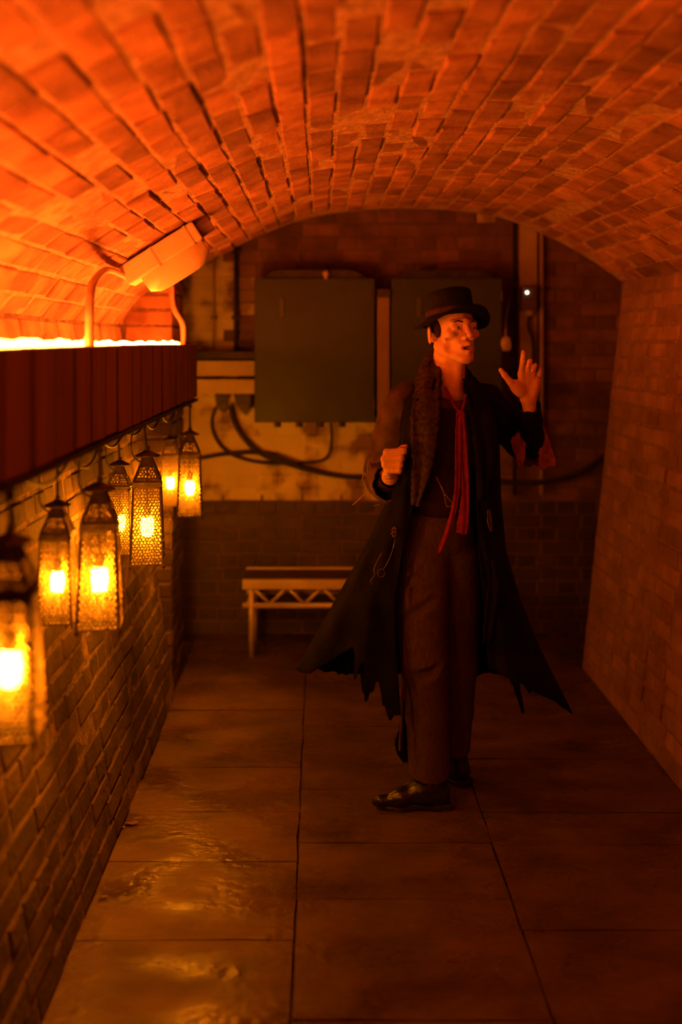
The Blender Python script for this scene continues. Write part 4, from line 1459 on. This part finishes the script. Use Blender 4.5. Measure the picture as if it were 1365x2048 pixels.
# trousers
T = Field()
T.ell(P(874, 1060, 3.612), (0.142, 0.104, 0.115), None, 0.03)
T.chain([P(848, 1110, 3.60), P(842, 1200, 3.575), P(849, 1325, 3.555), P(855, 1430, 3.585), P(860, 1552, 3.602)], [0.104, 0.097, 0.080, 0.075, 0.075], 0.02)
T.chain([P(905, 1110, 3.65), P(910, 1210, 3.68), P(914, 1330, 3.70), P(909, 1420, 3.735), P(907, 1515, 3.768)], [0.102, 0.092, 0.076, 0.069, 0.062], 0.02)
# creases and folds
T.cap(P(818, 1150, 3.48), P(800, 1500, 3.53), 0.010, 0.006, 0.02)
for (a, b, r) in (((800, 1175), (880, 1130), 0.010), ((800, 1250), (900, 1180), 0.009), ((805, 1360), (870, 1345), 0.009), ((830, 1375), (885, 1330), 0.008),
                  ((822, 1470), (890, 1440), 0.007)):
    T.cap(P(*a, 3.475), P(*b, 3.475), r * 1.6, r * 1.2, 0.02, 's')
T.ell(np.array([0.40, 3.60, 0.114 - 0.06]), (0.30, 0.10, 0.06), None, 0.004, 's')
T.ell(np.array([0.50, 3.765, 0.134 - 0.06]), (0.30, 0.085, 0.06), None, 0.004, 's')
T.half(P(0, 985, 3.6), (0, 0, 1.0))
T.build('trousers', M['trouser'], man, 0.0045)
# the two hems are cut level by a rebuild below


# shoes
def shoe(dx, dy, rz, name):
    z0 = 0.0
    hx, tx = 0.474, 0.186
    y = 3.575
    A = lambda x, z, yy=0.0: np.array([x, y + yy, z])
    S_ = Field()
    S_.cap(A(hx - 0.046, 0.045), A(hx - 0.110, 0.055), 0.037, 0.040, 0.02)
    S_.cap(A(hx - 0.050, 0.05), A(hx - 0.070, 0.175), 0.038, 0.040, 0.02)
    S_.cap(A(hx - 0.110, 0.062), A(hx - 0.185, 0.036), 0.040, 0.033, 0.02)
    S_.cap(A(hx - 0.185, 0.034, -0.006), A(tx + 0.030, 0.026, -0.004), 0.034, 0.017, 0.02)
    S_.cap(A(tx + 0.030, 0.026, -0.004), A(tx + 0.012, 0.026, -0.002), 0.017, 0.011, 0.02)
    S_.half(A(0, 0.010), (0, 0, -1.0)); S_.half(A(0, 0.19), (0, 0, 1))
    r = bpy.data.objects.new('shoe', None)
    link(r, man)
    up_ = S_.build('upper', M['leather'], r, 0.0035)
    g = G()
    pts = []
    outline = [(hx - 0.004, 0.0), (hx - 0.012, 0.026), (hx - 0.06, 0.036), (hx - 0.12, 0.030), (hx - 0.19, 0.036), (hx - 0.235, 0.026), (tx + 0.012, 0.012), (tx, 0.0)]
    loop = outline + [(x, -w) for x, w in outline[-2:0:-1]]
    n = len(loop)
    for z in (0.0, 0.011):
        for (x, w) in loop:
            lift = 0.016 * max(0, (hx - 0.24 - x) / 0.05) if x < hx - 0.24 else (0.012 if x > hx - 0.17 and x < hx - 0.085 else 0.0)
            if x >= hx - 0.085:
                lift = 0.0
            pts.append((x, y + w - 0.003, z + min(lift, 0.016)))
    g.raw(pts, [tuple(range(n, 2 * n)), tuple(range(n - 1, -1, -1))] + [(k, (k + 1) % n, n + (k + 1) % n, n + k) for k in range(n)])
    g.box((hx - 0.07, y - 0.033, 0.0), (hx - 0.004, y + 0.030, 0.022), bev=0.006)
    g.build('sole', M['black_metal'], r)
    # place: rotate about the heel
    off = origin(man)
    pv = Vector((hx, y, 0)) - off
    mt = Matrix.Translation(pv + Vector((dx, dy, 0))) @ Matrix.Rotation(rz, 4, 'Z') @ Matrix.Translation(-pv)
    for c in r.children:
        c.data.transform(mt)
    return r


shoe(0.0, 0.0, math.radians(2), 'near')
shoe(0.085, 0.165, math.radians(-48), 'far')


# ---- coat: lofted cloth from collar to ragged hem, open at the front
def smooth_interp(u, xs, ys, width=0.035):
    U = np.linspace(-0.25, 1.25, 601)
    Y = np.interp(U, xs, ys)
    lo = U < 0; hi = U > 1
    Y[lo] = 2 * ys[0] - np.interp(-U[lo], xs, ys); Y[hi] = 2 * ys[-1] - np.interp(2 - U[hi], xs, ys)
    k = int(width / (U[1] - U[0])); w = np.hanning(2 * k + 3); w /= w.sum()
    Y2 = np.convolve(Y, w, mode='same')
    return np.interp(u, U, Y2)


PYs = [758, 775, 800, 850, 900, 1000, 1100, 1200, 1300, 1440]
LL = [858, 832, 806, 798, 798, 774, 726, 668, 610, 528]
OL = [874, 868, 862, 852, 846, 830, 806, 790, 793, 803]
OR = [925, 940, 948, 952, 952, 954, 958, 968, 975, 985]
RR = [935, 958, 982, 996, 1001, 1004, 1014, 1044, 1086, 1158]
FD = [0.06, 0.09, 0.125, 0.14, 0.145, 0.140, 0.145, 0.15, 0.155, 0.16]
BD = [0.07, 0.10, 0.12, 0.13, 0.13, 0.13, 0.17, 0.22, 0.26, 0.30]
hem_u = [0, .03, .06, .085, .105, .14, .18, .215, .25, .32, .38, .5, .62, .69, .75, .80, .86, .90, .95, 1]
hem_y = [1432, 1415, 1378, 1335, 1290, 1320, 1346, 1345, 1336, 1345, 1348, 1348, 1348, 1380, 1428, 1412, 1388, 1366, 1350, 1338]
NU, NV = 260, 120
uu = np.linspace(0, 1, NU)
hem = np.interp(uu, hem_u, hem_y)
jag = RNG.normal(0, 1, 64)
jn = np.interp(uu, np.linspace(0, 1, 64), jag)
tear = np.zeros(NU)
for (u0, w, a) in ((0.018, 0.006, 24), (0.040, 0.009, -42), (0.062, 0.007, 34), (0.074, 0.005, -26), (0.088, 0.006, 40), (0.885, 0.006, 24), (0.93, 0.007, 22)):
    tear += a * np.clip(1 - np.abs(uu - u0) / w, 0, 1) ** 0.6
calm = np.interp(uu, [0, .09, .11, .24, .27, .72, .75, .78, .86, 1], [1, 1, .25, .1, .5, .5, .1, .2, .4, .8])
hem = hem + (jn * 7 + tear) * calm + RNG.normal(0, 2.5, NU) * calm
Vc = np.zeros((NV, NU, 3))
XS_ = [0, .10, .18, .25, .36, .5, .64, .75, .82, .90, 1]
BASIS = np.stack([smooth_interp(uu, XS_, np.eye(11)[k]) for k in range(11)], 1)
for iv in range(NV):
    v = iv / (NV - 1)
    py = 758 + (hem - 758) * v
    l = np.interp(py, PYs, LL); ol = np.interp(py, PYs, OL); orr = np.interp(py, PYs, OR); r = np.interp(py, PYs, RR)
    fd_ = np.interp(py, PYs, FD); bd = np.interp(py, PYs, BD)
    W_ = r - l
    ctl_x = np.stack([ol, ol * .55 + l * .45, ol * .16 + l * .84, l, l + .17 * W_, l + .5 * W_, r - .17 * W_, r,
                      orr * .16 + r * .84, orr * .55 + r * .45, orr], 1)
    ctl_y = np.stack([-fd_, -fd_ * .92, -fd_ * .6, 0 * l + 0.02, bd * .8, bd, bd * .8, 0 * l + 0.02, -fd_ * .55, -fd_ * .85, -fd_ * .95], 1)
    px = (BASIS * ctl_x).sum(1); dy = (BASIS * ctl_y).sum(1)
    low = np.clip((py - 980) / 380, 0, 1) ** 1.2
    fold = low * (0.010 * np.sin(uu * 2 * math.pi * 7 + 0.6 + 1.5 * np.sin(uu * 9)) + 0.005 * np.sin(uu * 2 * math.pi * 13 + 2.0 + v * 2))
    edge = np.interp(uu, [0, .03, .97, 1], [.4, 1, 1, .4]) * np.interp(uu, [0, .22, .25, .28, .72, .75, .78, 1], [1, .8, .12, .8, .8, .12, .8, 1])
    dy = dy + fold * edge
    wr_ = 0.004 * np.sin(uu * 60 + py * 0.05) * np.clip((py - 800) / 80, 0, 1)
    dd = YM + dy + wr_
    Vc[iv] = np.stack([(px - CX) * dd / F, dd, EYE - (py - CY) * dd / F], 1)
g = G()
idx = lambda i, k: i * NU + k
g.raw(Vc.reshape(-1, 3), [(idx(i, k), idx(i, k + 1), idx(i + 1, k + 1), idx(i + 1, k)) for i in range(NV - 1) for k in range(NU - 1)])
coat = g.build('coat', M['coat_shade'], man, smooth=True)
so = coat.modifiers.new('thickness', 'SOLIDIFY'); so.thickness = 0.0045; so.offset = 0
coat['label'] = 'long dark frock coat with torn flaring skirts'


def loft_tube(name, pts, rs, m, parent, n=36, nper=14, seed=0, ragged=0.0, wrinkle=0.006, flat=1.0, thick=0.004):
    """Open cloth tube along a path with wrinkles and an optionally ragged last edge."""
    r_ = random.Random(seed)
    C = curve_pts(pts, nper * (len(pts) - 1))
    t = np.linspace(0, 1, len(C)); R_ = np.interp(t, np.linspace(0, 1, len(rs)), rs)
    Tn = np.gradient(C, axis=0); Tn /= np.linalg.norm(Tn, axis=1)[:, None]
    a = np.cross(Tn[0], (0, 1, 0.2)); a /= np.linalg.norm(a)
    rag = np.array([r_.uniform(-1, 1) for _ in range(n)]) * ragged
    V = []
    for i in range(len(C)):
        a = a - Tn[i] * np.dot(a, Tn[i]); a /= np.linalg.norm(a); b = np.cross(Tn[i], a)
        for k in range(n):
            th = 2 * math.pi * k / n
            w = wrinkle * (0.35 * math.sin(i * 0.45 + 1.8 * math.sin(th + seed)) + 0.7 * math.sin(2 * th + i * 0.12 + seed) + 0.3 * math.sin(5 * th + i * 0.1))
            p = C[i] + (R_[i] + w) * (math.cos(th) * a + math.sin(th) * b * flat)
            if i == len(C) - 1:
                p = p + Tn[i] * rag[k]
            V.append(p)
    g = G(); g.raw(V, [(i * n + k, i * n + (k + 1) % n, (i + 1) * n + (k + 1) % n, (i + 1) * n + k) for i in range(len(C) - 1) for k in range(n)])
    o = g.build(name, m, parent, smooth=True)
    s_ = o.modifiers.new('thickness', 'SOLIDIFY'); s_.thickness = thick; s_.offset = 0
    return o


# sleeves: picture left drooping with frayed cuff; picture right pushed up to the elbow
slR = loft_tube('sleeve', [P(838, 792, 3.64), P(812, 806, 3.64), P(788, 858, 3.66), P(774, 912, 3.68), P(768, 950, 3.66), P(772, 968, 3.58), P(776, 966, 3.52)],
                [0.045, 0.074, 0.070, 0.066, 0.070, 0.064, 0.058], M['coat'], man, seed=1, ragged=0.018)
slL = loft_tube('sleeve', [P(940, 790, 3.65), P(968, 806, 3.65), P(1000, 838, 3.67), P(1032, 872, 3.69), P(1052, 890, 3.70)],
                [0.045, 0.074, 0.066, 0.058, 0.056], M['coat_shade'], man, seed=2, ragged=0.02)  # sleeve away from the lamps uses the shaded copy of the cloth
loft_tube('undersleeve', [P(766, 950, 3.68), P(776, 962, 3.58), P(782, 958, 3.515)], [0.046, 0.042, 0.036], M['vest'], slR, seed=3, wrinkle=0.003, ragged=0.004)
loft_tube('undersleeve', [P(1066, 897, 3.71), P(1064, 875, 3.67), P(1062, 845, 3.605), P(1059, 811, 3.538)], [0.050, 0.047, 0.042, 0.036], M['hat'], slL, seed=4, wrinkle=0.003, ragged=0.005)


def cloth_strip(name, cl, wd, m, parent, seed, rag=0.01, nseg=26, nw=10, normal=(0, -1, 0), thick=0.003, wave=0.004):
    """A hanging piece of cloth: centre line of points, half widths in metres, frayed lower end."""
    r_ = random.Random(seed)
    C = curve_pts(cl, nseg); t = np.linspace(0, 1, len(C)); Wd = np.interp(t, np.linspace(0, 1, len(wd)), wd)
    Tn = np.gradient(C, axis=0); Tn /= np.linalg.norm(Tn, axis=1)[:, None] + 1e-9
    nr = np.array(normal, float)
    V = []
    for i in range(len(C)):
        s_ = np.cross(Tn[i], nr); s_ /= np.linalg.norm(s_)
        for k in range(nw):
            q = -1 + 2 * k / (nw - 1)
            ed = (1 + (r_.uniform(-.12, .12) if k in (0, nw - 1) else 0))
            p = C[i] + s_ * q * Wd[i] * ed + nr * wave * math.sin(q * 4 + i * 0.12 + seed)
            if i == len(C) - 1:
                p = p + Tn[i] * r_.uniform(-rag, rag)
            V.append(p)
    g = G(); g.raw(V, [(i * nw + k, i * nw + k + 1, (i + 1) * nw + k + 1, (i + 1) * nw + k) for i in range(len(C) - 1) for k in range(nw - 1)])
    o = g.build(name, m, parent, smooth=True)
    s2 = o.modifiers.new('thickness', 'SOLIDIFY'); s2.thickness = thick; s2.offset = 0
    return o


# torn cuff of the raised arm: two pale rags and shreds
cloth_strip('torn_cuff', [P(1040, 850, 3.63), P(1038, 885, 3.62), P(1042, 912, 3.61), P(1041, 934, 3.61)], [0.020, 0.028, 0.020, 0.006], M['rag'], slL, 1, 0.006)
cloth_strip('torn_cuff', [P(1082, 850, 3.66), P(1090, 890, 3.65), P(1094, 915, 3.64), P(1096, 934, 3.64)], [0.012, 0.022, 0.030, 0.031], M['rag'], slL, 2, 0.010)
cloth_strip('torn_cuff', [P(1062, 880, 3.70), P(1066, 905, 3.70), P(1066, 930, 3.70)], [0.04, 0.042, 0.038], M['coat'], slL, 3, 0.008)
# frayed threads at the lowered cuff
for i, q in enumerate(([(742, 930), (738, 945), (728, 950), (724, 962)], [(742, 945), (740, 965), (738, 980)], [(730, 945), (736, 955), (742, 965), (749, 972)],
                       [(735, 980), (728, 990), (718, 1000), (706, 1010)], [(748, 925), (739, 920), (736, 935), (735, 955)], [(777, 990), (777, 1000), (775, 1012)],
                       [(760, 1009), (752, 1011), (748, 1011)], [(744, 950), (746, 975), (750, 990)])):
    g = G(); g.tube(curve_pts([P(x, y, 3.60) for x, y in q], 16), 0.0022, 6); g.build('loose_thread', M['thread'], slR, smooth=True)
# loose strips at the coat hem
cloth_strip('hem_rag', [P(716, 1270, 3.66), P(708, 1310, 3.66), P(693, 1348, 3.66)], [0.020, 0.022, 0.006], M['coat_shade'], coat, 5, 0.006)
cloth_strip('hem_rag', [P(738, 1280, 3.67), P(736, 1330, 3.67), P(737, 1384, 3.67)], [0.02, 0.026, 0.022], M['coat_shade'], coat, 6, 0.012)
cloth_strip('hem_rag', [P(808, 1400, 3.70), P(807, 1450, 3.70), P(804, 1495, 3.70), P(812, 1524, 3.70)], [0.012, 0.014, 0.026, 0.008], M['coat_shade'], coat, 7, 0.006)
cloth_strip('hem_rag', [P(1030, 1352, 3.62), P(1037, 1385, 3.62), P(1047, 1425, 3.62)], [0.014, 0.010, 0.004], M['coat_shade'], coat, 8, 0.004)
cloth_strip('hem_rag', [P(985, 1120, 3.452), P(988, 1180, 3.45), P(978, 1250, 3.45), P(972, 1290, 3.45)], [0.012, 0.022, 0.018, 0.010], M['coat_shade'], coat, 9, 0.02)
cloth_strip('hem_rag', [P(978, 1020, 3.455), P(980, 1045, 3.452), P(984, 1062, 3.452)], [0.004, 0.008, 0.003], M['coat'], coat, 10, 0.004)

# broad shaggy lapels and stand-up collar
lapL = cloth_strip('lapel', [P(884, 702, 3.70), P(868, 722, 3.63), P(856, 770, 3.53), P(851, 830, 3.455), P(848, 890, 3.445), P(842, 950, 3.45), P(832, 1010, 3.455)],
                   [0.016, 0.034, 0.044, 0.050, 0.042, 0.03, 0.010], M['lapel'], coat, 11, 0.004, nseg=60, nw=16, normal=(-0.25, -0.95, 0.1), thick=0.016, wave=0.006)
lapR = cloth_strip('lapel', [P(925, 735, 3.69), P(940, 760, 3.60), P(956, 800, 3.52), P(966, 850, 3.47), P(970, 920, 3.455), P(964, 1000, 3.46)],
                   [0.016, 0.030, 0.038, 0.042, 0.036, 0.010], M['coat_shade'], coat, 12, 0.004, nseg=60, nw=16, normal=(0.25, -0.95, 0.1), thick=0.014, wave=0.006)  # lapel on the unlit side, shade painted in by the darker copy
cloth_strip('collar', [P(866, 712, 3.66), P(874, 722, 3.72), P(893, 728, 3.74), P(914, 732, 3.72), P(926, 742, 3.66)], [0.03, 0.04, 0.042, 0.04, 0.03], M['lapel'], coat, 13, 0.0,
            nseg=40, nw=10, normal=(0, 0.25, 1.0), thick=0.012, wave=0.002) if False else None
g = G()
cpts = curve_pts([P(862, 738, 3.60), P(868, 728, 3.67), P(880, 724, 3.715), P(895, 726, 3.725), P(912, 734, 3.71), P(926, 748, 3.66), P(932, 765, 3.60)], 48)
V = []
for i, p in enumerate(cpts):
    t = i / (len(cpts) - 1)
    hgt = 0.030 + 0.018 * math.sin(math.pi * t)
    c0 = np.mean(cpts, 0); o_ = p - c0; o_[2] = 0; o_ /= np.linalg.norm(o_)
    for (a, b) in ((0.0, hgt), (0.010, hgt * 0.9), (0.022, -0.2 * hgt), (0.034, -hgt * 1.5), (0.022, -hgt * 1.5), (0.0, -hgt), (-0.004, 0.0)):
        V.append(p + o_ * a + np.array([0, 0, b]))
n7 = 7
g.raw(V, [(i * n7 + k, i * n7 + (k + 1) % n7, (i + 1) * n7 + (k + 1) % n7, (i + 1) * n7 + k) for i in range(len(cpts) - 1) for k in range(n7)])
g.build('collar', M['lapel'], coat, smooth=True)

# coat trinkets: bead clasp, ring and thread
g = G()
for k in range(9):
    a = 2 * math.pi * k / 9
    g.ball(P(789 + 4 * math.cos(a), 1064 + 9 * math.sin(a), 3.452), 0.0042, 8)
g.ball(P(789, 1064, 3.455), 0.006, 8); g.build('bead_clasp', M['brass'], coat, smooth=True)
g = G()
ring = [P(763 + 7 * math.cos(a), 1146 + 8 * math.sin(a), 3.452) for a in np.linspace(0, 2 * math.pi, 20)]
g.tube(ring, 0.0012, 6); g.tube(curve_pts([P(791, 1078, 3.452), P(784, 1105, 3.452), P(773, 1130, 3.452), P(766, 1139, 3.452)], 20), 0.0007, 6); g.build('ring_trinket', M['brass'], coat, smooth=True)
g = G(); g.tube(curve_pts([P(764, 1106, 3.455), P(755, 1122, 3.455), P(748, 1140, 3.455), P(750, 1150, 3.455), P(742, 1160, 3.455), P(744, 1168, 3.455)], 24), 0.0008, 6); g.build('loose_thread', M['thread'], coat, smooth=True)

# watch chain: links over the waistcoat
for q in ([(873, 953), (879, 966), (886, 980), (895, 995), (904, 1003), (910, 1002)], [(874, 958), (884, 975), (890, 995), (894, 1012), (902, 1013), (908, 1008)]):
    C = curve_pts([P(x, y, 3.482) for x, y in q], 26)
    g = G()
    for i in range(len(C) - 1):
        m_ = (C[i] + C[i + 1]) / 2; t_ = C[i + 1] - C[i]; L_ = np.linalg.norm(t_); t_ /= L_
        s_ = np.cross(t_, (0, 1, 0)); s_ /= np.linalg.norm(s_)
        if i % 2:
            s_ = np.array([0, 1.0, 0]) * 0.6 + s_ * 0.5
        lk = [m_ + t_ * L_ * 0.72 * math.cos(a) + s_ * 0.0022 * math.sin(a) for a in np.linspace(0, 2 * math.pi, 9)]
        g.tube(lk, 0.0008, 4, cap=False)
    g.build('watch_chain', M['gold'], man, smooth=True)
# ring on the raised hand and bracelet at the fist
g = G(); rp = P(1077.5, 755, hd + .0095)
ax = np.array([0.35, 0.1, 1.0]); ax /= np.linalg.norm(ax); e1 = np.cross(ax, (0, 1, 0)); e1 /= np.linalg.norm(e1); e2 = np.cross(ax, e1)
g.tube([rp + 0.0098 * (math.cos(a) * e1 + math.sin(a) * e2) for a in np.linspace(0, 2 * math.pi, 20)], 0.0016, 6, cap=False)
g.build('finger_ring', M['gold'], man, smooth=True)
g = G()
for k, z in enumerate((0, 4)):
    g.tube(curve_pts([P(768, 948 + z, 3.50), P(772, 954 + z, 3.47), P(780, 956 + z, 3.458), P(789, 952 + z, 3.46)], 18), 0.0016, 6)
g.build('bracelet', M['gold'], man, smooth=True)

# red neckcloth
nc = root_part('neckcloth', man)
g = G(); g.tube(curve_pts([P(888, 765, 3.57), P(903, 800, 3.522), P(920, 824, 3.495), P(930, 802, 3.515), P(936, 775, 3.56)], 40), 0.006, 8, flat=0.6)
g.build('neck_loop', M['scarf'], nc, smooth=True)
g = G(); g.ball(P(922, 829, 3.485), (0.017, 0.014, 0.016), 12); g.build('knot', M['scarf'], nc, smooth=True)
cloth_strip('scarf_tail', [P(925, 832, 3.478), P(928, 880, 3.475), P(930, 940, 3.475), P(931, 990, 3.472), P(928, 1035, 3.468), P(923, 1068, 3.466)],
            [0.011, 0.013, 0.014, 0.013, 0.018, 0.019], M['scarf'], nc, 21, 0.003, nseg=50, nw=8, wave=0.004)
cloth_strip('scarf_tail', [P(919, 832, 3.476), P(917, 880, 3.472), P(916, 950, 3.470), P(912, 1000, 3.466), P(898, 1055, 3.462), P(879, 1106, 3.46)],
            [0.010, 0.011, 0.009, 0.009, 0.009, 0.007], M['scarf'], nc, 22, 0.003, nseg=50, nw=8, wave=0.003)
